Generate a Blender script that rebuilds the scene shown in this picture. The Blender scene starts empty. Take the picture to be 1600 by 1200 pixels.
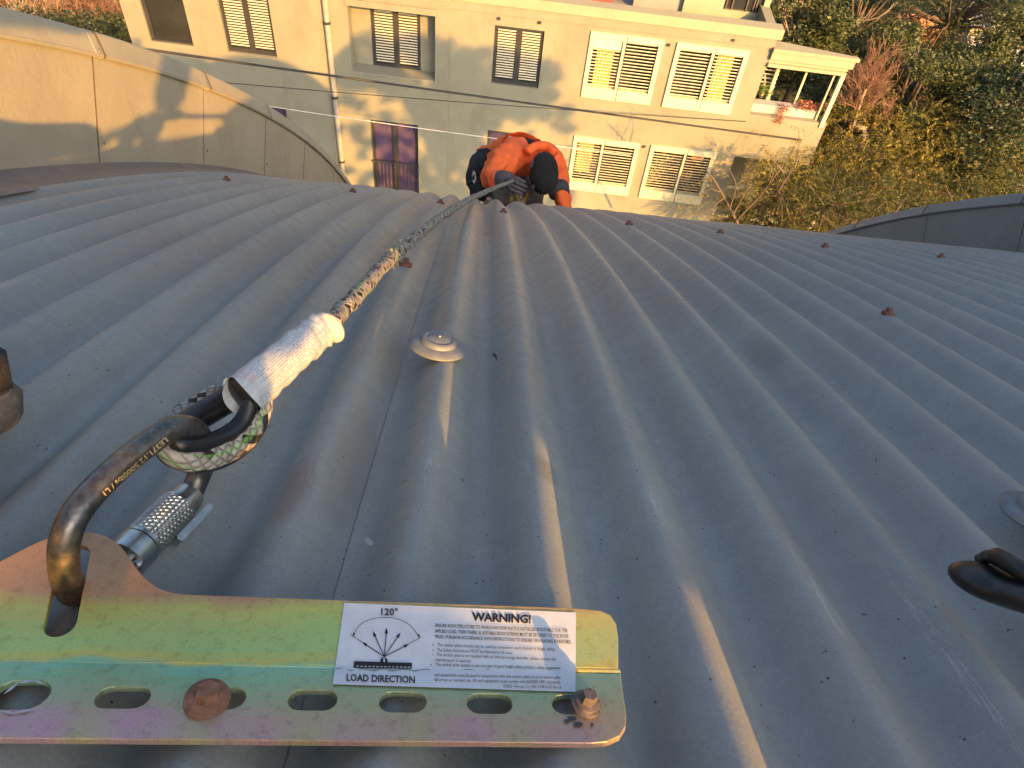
import bpy, bmesh, math, random
import numpy as np
from mathutils import Vector, Matrix
random.seed(7); rng = np.random.default_rng(7)
SC = bpy.context.scene
COL = SC.collection

# ------------------------------------------------------------------ camera, sky, sun, exposure
EYE = 14.6                        # camera height above the street
FPX = 1130.0
M = Matrix(((0.99209139, -0.12551764, 0.0), (0.09416676, 0.74429406, -0.66117998), (0.08298975, 0.65595097, 0.75022732)))
cam_d = bpy.data.cameras.new('camera'); cam = bpy.data.objects.new('camera', cam_d); COL.objects.link(cam)
cam.matrix_world = Matrix.Translation((0, 0, EYE)) @ M.to_4x4()
cam_d.sensor_width = 36; cam_d.lens = 36 * FPX / 1600; cam_d.clip_start = 0.01; cam_d.clip_end = 1500
SC.camera = cam
SUN_AZ, SUN_EL = math.radians(31.0), math.radians(23.4)     # azimuth measured from straight behind the camera towards its right
LD = Vector((math.sin(SUN_AZ) * math.cos(SUN_EL), -math.cos(SUN_AZ) * math.cos(SUN_EL), math.sin(SUN_EL)))   # towards the sun
w = bpy.data.worlds.new('World'); SC.world = w; w.use_nodes = True
nt = w.node_tree; bg = nt.nodes['Background']
sky = nt.nodes.new('ShaderNodeTexSky'); sky.sky_type = 'NISHITA'; sky.sun_disc = False
sky.sun_elevation = SUN_EL; sky.sun_rotation = math.atan2(LD.x, LD.y)
sky.air_density = 0.9; sky.dust_density = 6.5; sky.ozone_density = 1.0
nt.links.new(sky.outputs[0], bg.inputs[0]); bg.inputs[1].default_value = 0.105
sl = bpy.data.lights.new('sun', 'SUN'); sl.energy = 5.0; sl.angle = math.radians(0.53); sl.color = (1.0, 0.46, 0.08)
so = bpy.data.objects.new('sun', sl); COL.objects.link(so)
so.rotation_euler = LD.to_track_quat('Z', 'Y').to_euler(); so.location = (20, -30, 45)
SC.view_settings.view_transform = 'Standard'; SC.view_settings.look = 'None'
SC.view_settings.gamma = 1; SC.view_settings.use_curve_mapping = False
SC.view_settings.exposure = 1.5
SC.cycles.max_bounces = 6

# ------------------------------------------------------------------ geometry helpers (everything below is written relative to the eye point)
def ray(px, py):
    return (M @ Vector((px - 800, 600 - py, -FPX))).normalized()
def at(px, py, t): return ray(px, py) * t
def at_y(px, py, y):
    r = ray(px, py); return r * (y / r.y)
def on_plane(px, py, p0, n):
    r = ray(px, py); return r * (p0.dot(n) / r.dot(n))
A = Vector((0.99700295, 0.07396053, -0.0226927)).normalized()
E1 = Vector((-0.07397958, 0.99725976, 0.0)); E2 = A.cross(E1).normalized(); E1 = E2.cross(A).normalized()
ROOF_C = Vector((0.09296723, -4.7792063, -11.4919786)); RR = 12.1778; PITCH = 0.076; S0 = -0.0207
def roof(s, arc, h=0.0):
    th = arc / RR
    return ROOF_C - A * ROOF_C.dot(A) + A * s + (E1 * math.sin(th) + E2 * math.cos(th)) * (RR + h)
def roof_n(arc):
    th = arc / RR; return E1 * math.sin(th) + E2 * math.cos(th)
def roof_t(arc):
    th = arc / RR; return E1 * math.cos(th) - E2 * math.sin(th)
def on_roof(px, py, h=0.0):
    r = ray(px, py); R_ = RR + h
    a1, a2, c1, c2 = r.dot(E1), r.dot(E2), ROOF_C.dot(E1), ROOF_C.dot(E2)
    a = a1 * a1 + a2 * a2; b = a1 * c1 + a2 * c2; c = c1 * c1 + c2 * c2 - R_ * R_
    return r * ((b - math.sqrt(max(b * b - a * c, 0))) / a)

class G:
    def __init__(s): s.v = []; s.f = []; s.uv = None
    def poly(s, pts):
        n = len(s.v); s.v += [Vector(p) for p in pts]; s.f.append(tuple(range(n, n + len(pts)))); return s
    def hexa(s, p):
        n = len(s.v); s.v += [Vector(q) for q in p]
        s.f += [tuple(n + i for i in q) for q in ((0,3,2,1),(4,5,6,7),(0,1,5,4),(1,2,6,5),(2,3,7,6),(3,0,4,7))]; return s
    def box(s, c, ax, ay, az):                      # half-axis vectors
        c, ax, ay, az = map(Vector, (c, ax, ay, az))
        return s.hexa([c-ax-ay-az, c+ax-ay-az, c+ax+ay-az, c-ax+ay-az, c-ax-ay+az, c+ax-ay+az, c+ax+ay+az, c-ax+ay+az])
    def tube(s, path, r, seg=8, cap=True, flat=1.0, up=None):
        path = [Vector(p) for p in path]; n0 = len(s.v); rs = r if isinstance(r, (list, tuple)) else [r] * len(path)
        x = None
        for i, p in enumerate(path):
            t = (path[min(i + 1, len(path) - 1)] - path[max(i - 1, 0)]).normalized()
            if x is None:
                x = (Vector(up) if up else Vector((0.3, 0.2, 1))); 
            x = (x - t * x.dot(t)).normalized(); y = t.cross(x)
            for k in range(seg):
                a = 2 * math.pi * k / seg
                s.v.append(p + (x * math.cos(a) * flat + y * math.sin(a)) * rs[i])
        for i in range(len(path) - 1):
            for k in range(seg):
                a = n0 + i * seg + k; b = n0 + i * seg + (k + 1) % seg
                s.f.append((a, b, b + seg, a + seg))
        if cap:
            s.f.append(tuple(n0 + k for k in reversed(range(seg)))); s.f.append(tuple(n0 + (len(path) - 1) * seg + k for k in range(seg)))
        return s
    def lathe(s, base, axis, prof, seg=24, ref=None):
        axis = Vector(axis).normalized(); x = Vector(ref) if ref else axis.orthogonal(); x = (x - axis * x.dot(axis)).normalized(); y = axis.cross(x)
        n0 = len(s.v); base = Vector(base)
        for (r, h) in prof:
            for k in range(seg):
                a = 2 * math.pi * k / seg; s.v.append(base + axis * h + (x * math.cos(a) + y * math.sin(a)) * r)
        for i in range(len(prof) - 1):
            for k in range(seg):
                a = n0 + i * seg + k; b = n0 + i * seg + (k + 1) % seg; s.f.append((a, b, b + seg, a + seg))
        s.f.append(tuple(n0 + (len(prof) - 1) * seg + k for k in range(seg)))
        s.f.append(tuple(n0 + k for k in reversed(range(seg))))
        return s
    def ellip(s, c, ax, ay, az, nu=16, nv=10):
        n0 = len(s.v); c = Vector(c); ax, ay, az = Vector(ax), Vector(ay), Vector(az)
        for j in range(nv + 1):
            ph = math.pi * j / nv
            for i in range(nu):
                a = 2 * math.pi * i / nu
                s.v.append(c + ax * math.sin(ph) * math.cos(a) + ay * math.sin(ph) * math.sin(a) + az * math.cos(ph))
        for j in range(nv):
            for i in range(nu):
                a = n0 + j * nu + i; b = n0 + j * nu + (i + 1) % nu; s.f.append((a, b, b + nu, a + nu))
        return s
    def add(s, o):
        n = len(s.v); s.v += o.v; s.f += [tuple(n + i for i in q) for q in o.f]; return s

ORG = {}
def empty(name, loc):
    o = bpy.data.objects.new(name, None); COL.objects.link(o); loc = Vector(loc)
    o.location = loc + Vector((0, 0, EYE)); o.empty_display_size = 0.1; ORG[o.name] = loc; return o
def tag(o, label=None, cat=None, group=None, kind=None):
    if label: o['label'] = label
    if cat: o['category'] = cat
    if group: o['group'] = group
    if kind: o['kind'] = kind
    return o
def link(name, me, mat, parent=None, loc=None):
    o = bpy.data.objects.new(name, me); COL.objects.link(o)
    if mat and not me.materials: me.materials.append(mat)
    if parent: o.parent = parent; loc = Vector(loc) if loc is not None else Vector(); o.location = loc; ORG[o.name] = ORG[parent.name] + loc
    else:
        loc = Vector(loc) if loc is not None else Vector(); o.location = loc + Vector((0, 0, EYE)); ORG[o.name] = loc
    return o
def build(name, g, mat, parent=None, base=None, smooth=False, solid=0, bevel=0, auto=None):
    """g holds eye-relative coordinates; the mesh is stored relative to its own origin"""
    if parent: org = ORG[parent.name]
    else: org = Vector(base) if base is not None else (sum(g.v, Vector()) / max(1, len(g.v)))
    me = bpy.data.meshes.new(name); me.from_pydata([tuple(v - org) for v in g.v], [], g.f); me.update()
    bm = bmesh.new(); bm.from_mesh(me); bmesh.ops.recalc_face_normals(bm, faces=bm.faces)
    if bevel: bmesh.ops.bevel(bm, geom=[e for e in bm.edges], offset=bevel, segments=2, affect='EDGES', clamp_overlap=True)
    bm.to_mesh(me); bm.free()
    if smooth:
        me.polygons.foreach_set('use_smooth', [True] * len(me.polygons))
        if auto: me.set_sharp_from_angle(angle=math.radians(auto))
    if parent: return link(name, me, mat, parent)
    return link(name, me, mat, None, org)
def copy_obj(o, parent=None, loc=None, name=None):
    c = o.copy(); COL.objects.link(c)
    if parent: c.parent = parent
    if loc is not None: c.location = loc
    return c
def tree_copy(o, delta, parent=None):
    c = o.copy(); COL.objects.link(c)
    if parent: c.parent = parent
    else: c.location = o.location + Vector(delta)
    for ch in o.children: tree_copy(ch, (0, 0, 0), c)
    return c
def plate_mesh(loops, mapf, thick_n, th, bev=0.0):
    """planar outline with holes: loops of 2D points -> filled, extruded solid, mapped through mapf(x,y)+n*z"""
    cu = bpy.data.curves.new('c', 'CURVE'); cu.dimensions = '2D'; cu.fill_mode = 'BOTH'; cu.extrude = th / 2
    if bev: cu.bevel_depth = bev; cu.bevel_resolution = 1; cu.offset = -bev; cu.extrude = th / 2 - bev
    for lp in loops:
        sp = cu.splines.new('POLY'); sp.points.add(len(lp) - 1); sp.use_cyclic_u = True
        for p, q in zip(sp.points, lp): p.co = (q[0], q[1], 0, 1)
    o = bpy.data.objects.new('c', cu); COL.objects.link(o)
    dg = bpy.context.evaluated_depsgraph_get(); dg.update()
    me = bpy.data.meshes.new_from_object(o.evaluated_get(dg))
    bpy.data.objects.remove(o); bpy.data.curves.remove(cu)
    g = G(); g.v = [mapf(v.co.x, v.co.y) + thick_n * v.co.z for v in me.vertices]; g.f = [tuple(p.vertices) for p in me.polygons]
    bpy.data.meshes.remove(me); return g
def text_g(body, mapf, size=1.0, bold=0.0, shear=0):
    cu = bpy.data.curves.new('t', 'FONT'); cu.body = body; cu.size = size; cu.offset = bold; cu.resolution_u = 2; cu.shear = shear
    o = bpy.data.objects.new('t', cu); COL.objects.link(o)
    dg = bpy.context.evaluated_depsgraph_get(); dg.update()
    me = bpy.data.meshes.new_from_object(o.evaluated_get(dg)); bpy.data.objects.remove(o); bpy.data.curves.remove(cu)
    if not me.vertices: return G()
    xs = [v.co.x for v in me.vertices]; x0, x1 = min(xs), max(xs)
    g = G(); g.v = [mapf((v.co.x - x0) / (x1 - x0), v.co.y / (0.69 * size)) for v in me.vertices]; g.f = [tuple(p.vertices) for p in me.polygons]
    bpy.data.meshes.remove(me); return g
def rect(x0, z0, x1, z1): return [(x0, z0), (x1, z0), (x1, z1), (x0, z1)]

# ------------------------------------------------------------------ materials
def mat(name, col, rough=0.6, metal=0.0, var=0.12, scale=6.0, bump=0.0, bscale=None, spec=0.5, col2=None, detail=6, stretch=None, trans=None):
    m = bpy.data.materials.new(name); m.use_nodes = True; n = m.node_tree; L = n.links.new; b = n.nodes['Principled BSDF']
    b.inputs['Roughness'].default_value = rough; b.inputs['Metallic'].default_value = metal; b.inputs['Specular IOR Level'].default_value = spec
    tc = n.nodes.new('ShaderNodeTexCoord'); mp = n.nodes.new('ShaderNodeMapping'); L(tc.outputs['Object'], mp.inputs[0])
    if stretch: mp.inputs['Scale'].default_value = stretch
    nz = n.nodes.new('ShaderNodeTexNoise'); nz.inputs['Scale'].default_value = scale; nz.inputs['Detail'].default_value = detail; nz.inputs['Roughness'].default_value = 0.62
    L(mp.outputs[0], nz.inputs[0])
    cr = n.nodes.new('ShaderNodeValToRGB'); L(nz.outputs['Fac'], cr.inputs[0])
    c2 = col2 or tuple(min(1, c * (1 + var)) for c in col); c1 = tuple(c * (1 - var) for c in col) if not col2 else col
    cr.color_ramp.elements[0].position = 0.32; cr.color_ramp.elements[1].position = 0.68
    cr.color_ramp.elements[0].color = (*c1, 1); cr.color_ramp.elements[1].color = (*c2, 1)
    L(cr.outputs[0], b.inputs['Base Color'])
    if bump:
        n2 = n.nodes.new('ShaderNodeTexNoise'); n2.inputs['Scale'].default_value = bscale or scale * 8; n2.inputs['Detail'].default_value = 4; L(mp.outputs[0], n2.inputs[0])
        bp = n.nodes.new('ShaderNodeBump'); bp.inputs['Strength'].default_value = bump; bp.inputs['Distance'].default_value = 0.01 if (bscale or scale * 8) < 250 else 0.0006
        L(n2.outputs['Fac'], bp.inputs['Height']); L(bp.outputs[0], b.inputs['Normal'])
    return m
def nodes(m): return m.node_tree, m.node_tree.nodes, m.node_tree.links.new
def mixc(n, L, fac, a, b, mode='MIX'):
    x = n.nodes.new('ShaderNodeMix'); x.data_type = 'RGBA'; x.blend_type = mode
    for s, v in ((0, fac), (6, a), (7, b)):
        if hasattr(v, 'is_output') or isinstance(v, bpy.types.NodeSocket): L(v, x.inputs[s])
        elif s == 0: x.inputs[0].default_value = v
        else: x.inputs[s].default_value = (*v, 1)
    return x.outputs[2]
def ramp(n, L, src, stops, const=False):
    cr = n.nodes.new('ShaderNodeValToRGB'); L(src, cr.inputs[0]); e = cr.color_ramp.elements
    if const: cr.color_ramp.interpolation = 'CONSTANT'
    while len(e) < len(stops): e.new(0.5)
    for el, (p, c) in zip(e, stops): el.position = p; el.color = (*c, 1) if len(c) == 3 else c
    return cr.outputs[0]
def noise(n, L, vec, scale, detail=5, rough=0.6, dist=0.0):
    z = n.nodes.new('ShaderNodeTexNoise'); z.inputs['Scale'].default_value = scale; z.inputs['Detail'].default_value = detail
    z.inputs['Roughness'].default_value = rough; z.inputs['Distortion'].default_value = dist
    if vec: L(vec, z.inputs[0])
    return z.outputs['Fac']
W1, B0 = (1, 1, 1), (0, 0, 0)

# weathered painted steel of the roof; UV = (across in metres, along in metres)
SCUFFS = [(1272, 925, .006, .045, (.55, .58, .62), .9), (1320, 960, .004, .03, (.55, .58, .62), .7), (482, 742, .010, .03, (.42, .43, .46), .6), (668, 742, .0025, .02, (.5, .52, .55), .7), (1020, 790, .005, .02, (.5, .53, .56), .7), (1480, 1020, .003, .08, (.5, .5, .5), .6),
          (462, 762, .013, .05, (.17, .11, .105), .5), (760, 345, .05, .25, (.20, .155, .155), .45), (850, 740, .012, .02, (.10, .105, .11), .4), (1200, 545, .02, .06, (.12, .13, .14), .4), (560, 700, .02, .1, (.19, .17, .16), .4), (700, 500, .01, .04, (.11, .115, .12), .3)]
def roof_material():
    m = mat('weathered_roof_paint', (0.125, 0.135, 0.140), rough=0.5, var=0.0, spec=0.45); n, N, L = nodes(m); b = N['Principled BSDF']
    uv = N.new('ShaderNodeUVMap'); v = uv.outputs[0]
    base = ramp(n, L, noise(n, L, v, 3.0, 6), [(0.3, (0.215, 0.245, 0.245)), (0.7, (0.275, 0.303, 0.295))])
    mp = N.new('ShaderNodeMapping'); L(v, mp.inputs[0]); mp.inputs['Scale'].default_value = (60, 3.0, 1)
    st = ramp(n, L, noise(n, L, mp.outputs[0], 1.0, 5, 0.7), [(0.35, (0.86, 0.86, 0.86)), (0.65, (1.1, 1.1, 1.1))])
    base = mixc(n, L, 0.35, base, st, 'MULTIPLY')
    fine = ramp(n, L, noise(n, L, v, 420, 3, 0.7), [(0.3, (0.72, 0.72, 0.72)), (0.7, (1.22, 1.22, 1.2))])
    base = mixc(n, L, 0.45, base, fine, 'MULTIPLY')
    blot = ramp(n, L, noise(n, L, v, 55, 5, 0.65, 0.4), [(0.42, (0.84, 0.84, 0.86)), (0.62, (1.1, 1.1, 1.08))])
    base = mixc(n, L, 0.35, base, blot, 'MULTIPLY')
    red = ramp(n, L, noise(n, L, v, 1.6, 4), [(0.5, B0), (0.72, W1)])
    x = N.new('ShaderNodeMath'); x.operation = 'MULTIPLY'; L(red, x.inputs[0]); x.inputs[1].default_value = 0.55
    base = mixc(n, L, x.outputs[0], base, (0.25, 0.22, 0.215))
    # black grit specks gathered in places
    vo = N.new('ShaderNodeTexVoronoi'); vo.inputs['Scale'].default_value = 210; L(v, vo.inputs[0])
    sp = ramp(n, L, vo.outputs['Distance'], [(0.10, W1), (0.17, B0)])
    pick = ramp(n, L, noise(n, L, v, 90, 2), [(0.58, B0), (0.62, W1)])
    x = N.new('ShaderNodeMath'); x.operation = 'MULTIPLY'; L(sp, x.inputs[0]); L(pick, x.inputs[1])
    base = mixc(n, L, x.outputs[0], base, (0.02, 0.02, 0.02))
    # pale scuffs
    mp2 = N.new('ShaderNodeMapping'); L(v, mp2.inputs[0]); mp2.inputs['Scale'].default_value = (420, 22, 1); mp2.inputs['Rotation'].default_value = (0, 0, 0.25)
    sc = ramp(n, L, noise(n, L, mp2.outputs[0], 1.0, 3, 0.6), [(0.72, B0), (0.76, W1)])
    wh = ramp(n, L, noise(n, L, v, 9, 2), [(0.62, B0), (0.68, W1)])
    x = N.new('ShaderNodeMath'); x.operation = 'MULTIPLY'; L(sc, x.inputs[0]); L(wh, x.inputs[1])
    base = mixc(n, L, x.outputs[0], base, (0.40, 0.42, 0.44))
    # scrape marks left by boots and tools, each in its own place
    sxy = N.new('ShaderNodeSeparateXYZ'); L(v, sxy.inputs[0])
    def mt(op, a, b_):
        x = N.new('ShaderNodeMath'); x.operation = op
        for i, q in enumerate((a, b_)):
            if isinstance(q, (int, float)): x.inputs[i].default_value = q
            else: L(q, x.inputs[i])
        return x.outputs[0]
    mp3 = N.new('ShaderNodeMapping'); L(v, mp3.inputs[0]); mp3.inputs['Scale'].default_value = (700, 45, 1); mp3.inputs['Rotation'].default_value = (0, 0, 0.12)
    sk = ramp(n, L, noise(n, L, mp3.outputs[0], 1.0, 4, 0.7), [(0.50, B0), (0.60, W1)])
    for (px_, py_, ru, rv, colr, amt) in SCUFFS:
        p_ = on_roof(px_, py_, -0.004); u0 = p_.dot(A) - S0; v0 = math.atan2((p_ - ROOF_C).dot(E1), (p_ - ROOF_C).dot(E2)) * RR
        du = mt('DIVIDE', mt('SUBTRACT', sxy.outputs['X'], u0), ru); dv = mt('DIVIDE', mt('SUBTRACT', sxy.outputs['Y'], v0), rv)
        r2 = mt('ADD', mt('MULTIPLY', du, du), mt('MULTIPLY', dv, dv)); ms = ramp(n, L, r2, [(0.2, W1), (1.0, B0)])
        fa = mt('MULTIPLY', ms, mt('MULTIPLY', sk, amt) if colr[0] > 0.3 else amt); base = mixc(n, L, fa, base, colr)
    L(base, b.inputs['Base Color'])
    rg = ramp(n, L, noise(n, L, v, 40, 4), [(0.3, (0.34,) * 3), (0.7, (0.50,) * 3)]); L(rg, b.inputs['Roughness'])
    bp = N.new('ShaderNodeBump'); bp.inputs['Strength'].default_value = 0.35; bp.inputs['Distance'].default_value = 0.0008
    L(noise(n, L, v, 320, 4, 0.7), bp.inputs['Height'])
    b2 = N.new('ShaderNodeBump'); b2.inputs['Strength'].default_value = 0.12; b2.inputs['Distance'].default_value = 0.004
    L(noise(n, L, v, 14, 3), b2.inputs['Height']); L(b2.outputs[0], bp.inputs['Normal']); L(bp.outputs[0], b.inputs['Normal'])
    return m
M_ROOF = roof_material()
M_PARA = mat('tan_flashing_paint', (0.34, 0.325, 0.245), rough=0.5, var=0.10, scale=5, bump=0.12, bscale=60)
def streaks(m, col, amt=0.5, sx=14):
    n, N, L = nodes(m); b = N['Principled BSDF']; src = b.inputs['Base Color'].links[0].from_socket
    tc = N.new('ShaderNodeTexCoord'); mp = N.new('ShaderNodeMapping'); L(tc.outputs['Object'], mp.inputs[0]); mp.inputs['Scale'].default_value = (sx, sx, 0.9)
    f = ramp(n, L, noise(n, L, mp.outputs[0], 1.0, 5, 0.7), [(0.52, B0), (0.75, (amt,) * 3)])
    L(mixc(n, L, f, src, col), b.inputs['Base Color'])
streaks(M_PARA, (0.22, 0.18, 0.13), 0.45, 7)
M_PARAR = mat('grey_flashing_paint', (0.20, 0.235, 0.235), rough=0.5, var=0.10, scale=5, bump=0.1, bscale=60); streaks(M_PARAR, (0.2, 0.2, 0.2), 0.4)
M_FLASH = mat('brown_grey_flashing', (0.19, 0.165, 0.155), rough=0.5, var=0.2, scale=18, bump=0.2, bscale=120)
M_GAP = mat('dark_joint_core', (0.05, 0.04, 0.032), rough=0.8)
M_SEAM = mat('dark_seam_strip', (0.14, 0.105, 0.075), rough=0.85, var=0.3, scale=30)
M_RUST = mat('rusty_steel', (0.16, 0.075, 0.045), rough=0.75, metal=0.2, col2=(0.30, 0.17, 0.11), scale=300, bump=0.5, bscale=900)
M_RUSTD = mat('dark_rusted_screw', (0.085, 0.036, 0.024), rough=0.8, col2=(0.17, 0.075, 0.048), scale=300)
M_GREYM = mat('weathered_grey_screw', (0.14, 0.125, 0.12), rough=0.6, metal=0.5, scale=350, var=0.4, bump=0.4, bscale=900)
M_GALV = mat('galvanised_steel', (0.17, 0.20, 0.225), rough=0.55, metal=0.3, scale=120, var=0.15, bump=0.15, bscale=500)
M_BLACK = mat('black_rubber', (0.012, 0.013, 0.016), rough=0.35, var=0.3, scale=80)
M_BLKCLOTH = mat('black_webbing', (0.015, 0.015, 0.018), rough=0.8, var=0.4, scale=60, bump=0.3)
M_INK = mat('black_ink', (0.012, 0.012, 0.015), rough=0.6, var=0.0)
M_STICK = mat('white_sticker_vinyl', (0.58, 0.64, 0.70), rough=0.45, scale=90, var=0.07, bump=0.06, bscale=300)

# ------------------------------------------------------------------ ground
M_GROUND = mat('grass_and_soil', (0.035, 0.05, 0.018), rough=0.95, col2=(0.10, 0.085, 0.05), scale=0.6, bump=0.6, bscale=4)
g = G(); GZ = -EYE
g.poly([(-400, -400, GZ), (400, -400, GZ), (400, 600, GZ), (-400, 600, GZ)])
tag(build('ground', g, M_GROUND, base=(0, 0, GZ)), kind='structure')
g = G(); g.poly([(-60, 7.5, GZ + 0.004), (60, 7.5, GZ + 0.004), (60, 13.5, GZ + 0.004), (-60, 13.5, GZ + 0.004)])
tag(build('road', g, mat('asphalt', (0.05, 0.05, 0.052), rough=0.9, scale=30, bump=0.3), base=(0, 10.5, GZ)), kind='structure')

# ------------------------------------------------------------------ the vaulted roof under the camera
SW_L, SW_R = -0.889, 2.50
ARC0, ARC1 = -3.0, 10.1
ROOFO = tag(empty('vaulted_roof', roof(0.8, 3.5, -0.02)), 'grey barrel-vaulted corrugated metal roof sloping away beneath the anchor plate', 'roof')
ORX = ORG[ROOFO.name]
AMP = 0.0120
def corr(k): return -AMP + AMP * math.cos(2 * math.pi * k)
def sheet(k0, k1, lift):
    nk = int((k1 - k0) * 22); arcs = [ARC0 + i * 0.14 for i in range(int((4.2 - ARC0) / 0.14))] + [4.2 + i * 0.055 for i in range(int((ARC1 - 4.2) / 0.055) + 1)]
    v = []; f = []; uvs = []
    for a in arcs:
        for i in range(nk + 1):
            k = k0 + (k1 - k0) * i / nk
            h = corr(k) + lift * (1 - i / nk) + 0.0009 * math.sin(a * 2.3 + k * 0.7) + 0.0003 * math.sin(a * 6.1 + k * 1.1)
            v.append(roof(S0 + k * PITCH, a, h)); uvs.append((k * PITCH, a))
    na = len(arcs)
    for j in range(na - 1):
        for i in range(nk):
            q = j * (nk + 1) + i; f.append((q, q + 1, q + nk + 2, q + nk + 1))
    # turned-down left edge of the sheet: its thickness
    n0 = len(v)
    for j, a in enumerate(arcs):
        v.append(roof(S0 + k0 * PITCH, a, corr(k0) + lift - 0.0014)); uvs.append((k0 * PITCH, a))
    for j in range(na - 1): f.append((j * (nk + 1), (j + 1) * (nk + 1), n0 + j + 1, n0 + j))
    me = bpy.data.meshes.new('roof_sheet'); me.from_pydata([tuple(p - ORX) for p in v], [], f); me.update()
    ul = me.uv_layers.new(name='UVMap'); arr = np.array(uvs, dtype=np.float32)[np.array([l.vertex_index for l in me.loops])]
    ul.data.foreach_set('uv', arr.ravel())
    me.polygons.foreach_set('use_smooth', [True] * len(me.polygons)); me.set_sharp_from_angle(angle=math.radians(50))
    return link('roof_sheet', me, M_ROOF, ROOFO)
ks = [-12.55, -6.55, -0.55, 5.45, 11.45, 17.45, 23.45, 29.45, 33.0]
for i in range(len(ks) - 1):
    sheet(ks[i], min(ks[i + 1] + 0.35, 33.0), 0.0016)
def roof_screw(p, n, r=0.0095, m=M_RUSTD, parent=ROOFO, name='roof_screw', tilt=(0, 0)):
    n = (n + A * tilt[0] + E1 * tilt[1]).normalized(); g = G()
    g.lathe(p, n, [(r * 0.95, -0.002), (r, 0.001), (r * 0.92, 0.0022), (r * 0.72, 0.0032), (r * 0.62, 0.0036)], 20)
    g.lathe(p, n, [(r * 0.52, 0.0032), (r * 0.52, 0.0078), (r * 0.44, 0.0088)], 6)
    return build(name, g, m, parent, smooth=True, auto=35)
for k, arc in [(-8, 6.64), (-4, 6.67), (-1, 6.58), (1, 6.50), (5, 6.52), (8, 6.53), (11, 6.45), (15, 6.48), (18, 6.46), (21, 6.5), (-1, 5.765), (8, 5.745), (-11.2, 5.3)]:
    roof_screw(roof(S0 + (k + 0.03) * PITCH, arc, 0.001), roof_n(arc), tilt=(random.uniform(-.08, .08), random.uniform(-.08, .08)))
def wall_strip(s, a0, a1, h0, h1, th, step=0.06):          # a curved slab standing in the plane s
    g = G(); n = max(2, int((a1 - a0) / step) + 1); rows = []
    for i in range(n):
        a = a0 + (a1 - a0) * i / (n - 1)
        rows.append([roof(s, a, h0), roof(s + th, a, h0), roof(s + th, a, h1), roof(s, a, h1)])
    for r in rows: g.v += r
    for i in range(n - 1):
        for k in range(4):
            p = i * 4 + k; q = i * 4 + (k + 1) % 4; g.f.append((p, q, q + 4, p + 4))
    g.f.append((0, 1, 2, 3)); g.f.append(tuple((n - 1) * 4 + k for k in (3, 2, 1, 0)))
    return g
def parapet(s, side, m, cuts, label, H=0.25, lean=0.0):
    build('parapet_core', wall_strip(s + side * 0.0005, ARC0, ARC1, -0.02, H - 0.01, -side * 0.10, 0.05), M_GAP, ROOFO)  # dark core set flush so the panel gaps stay dark
    P = None
    for i in range(len(cuts) - 1):
        o = build('parapet_panel', wall_strip(s - side * 0.001, cuts[i] + 0.0022, cuts[i + 1] - 0.0022, -0.015, H, side * 0.0030, 0.05), m, ROOFO)
    cc = [c + 0.0 for c in cuts]
    for i in range(len(cc) - 1):
        a0, a1 = cc[i], cc[i + 1] + 0.03
        g = G(); n = max(3, int((a1 - a0) / 0.05)); lift = 0.0012 * (i % 2)
        for j in range(n + 1):
            a = a0 + (a1 - a0) * j / n
            prof = [(side * 0.012, 0.243), (side * 0.014, 0.250), (side * 0.011 + side * lift, 0.252), (-side * 0.006, 0.292 + lift), (-side * 0.012, 0.297 + lift), (-side * 0.11, 0.300 + lift), (-side * 0.115, 0.24)]
            g.v += [roof(s + ds, a, h + 0.0012 * math.sin(a * 3)) for ds, h in prof]
        for j in range(n):
            for k in range(6):
                p = j * 7 + k; g.f.append((p, p + 1, p + 8, p + 7))
        g.f.append(tuple(range(7))); g.f.append(tuple(n * 7 + k for k in range(6, -1, -1)))
        build('parapet_cap', g, m, ROOFO, smooth=True, auto=25)
    for a in cuts[1:-1]:  # dark strips added over seams and cap joints to hide sunlit edges
        build('seam_strip', wall_strip(s + side * 0.0015, a - 0.0028, a + 0.0028, -0.015, H - 0.002, side * 0.0013, 0.0028), M_SEAM, ROOFO)
        g = G()
        for aa in (a + 0.026, a + 0.034): g.v += [roof(s + side * ds, aa, h) for ds, h in ((0.0150, 0.244), (0.0168, 0.2515), (-0.003, 0.2945), (-0.011, 0.3005), (-0.06, 0.3022))]
        for k in range(4): g.f.append((k, k + 1, k + 6, k + 5))
        build('seam_strip', g, M_SEAM, ROOFO)
        for h in (0.06, 0.262):
            g = G().lathe(roof(s + side * 0.006, a + 0.02, h), A * side, [(0.004, 0), (0.004, 0.002), (0.002, 0.003)], 8)
            build('rivet', g, M_GALV, ROOFO)
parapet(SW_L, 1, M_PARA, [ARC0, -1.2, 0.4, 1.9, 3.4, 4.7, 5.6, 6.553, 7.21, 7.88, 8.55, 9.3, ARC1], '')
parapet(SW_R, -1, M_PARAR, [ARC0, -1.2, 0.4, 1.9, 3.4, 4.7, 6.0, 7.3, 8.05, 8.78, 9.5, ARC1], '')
def flash(s0, s1, a0, a1, h, name='flashing'):
    g = G(); n = max(2, int((a1 - a0) / 0.06)); cs = []
    for j in range(n + 1):
        a = a0 + (a1 - a0) * j / n
        g.v += [roof(s0, a, h + 0.012), roof(s0 + 0.03, a, h), roof(s1 - 0.004, a, h - 0.0005), roof(s1, a, h - 0.006), roof(s1 - 0.002, a, h - 0.007)]
    for j in range(n):
        for k in range(4):
            p = j * 5 + k; g.f.append((p, p + 1, p + 6, p + 5))
    return build(name, g, M_FLASH, ROOFO, smooth=True, auto=30)
flash(SW_L, S0 - 9.95 * PITCH, 6.07, ARC1, 0.0045)
flash(SW_L, S0 - 9.75 * PITCH, ARC0, 6.09, 0.0075)
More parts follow.
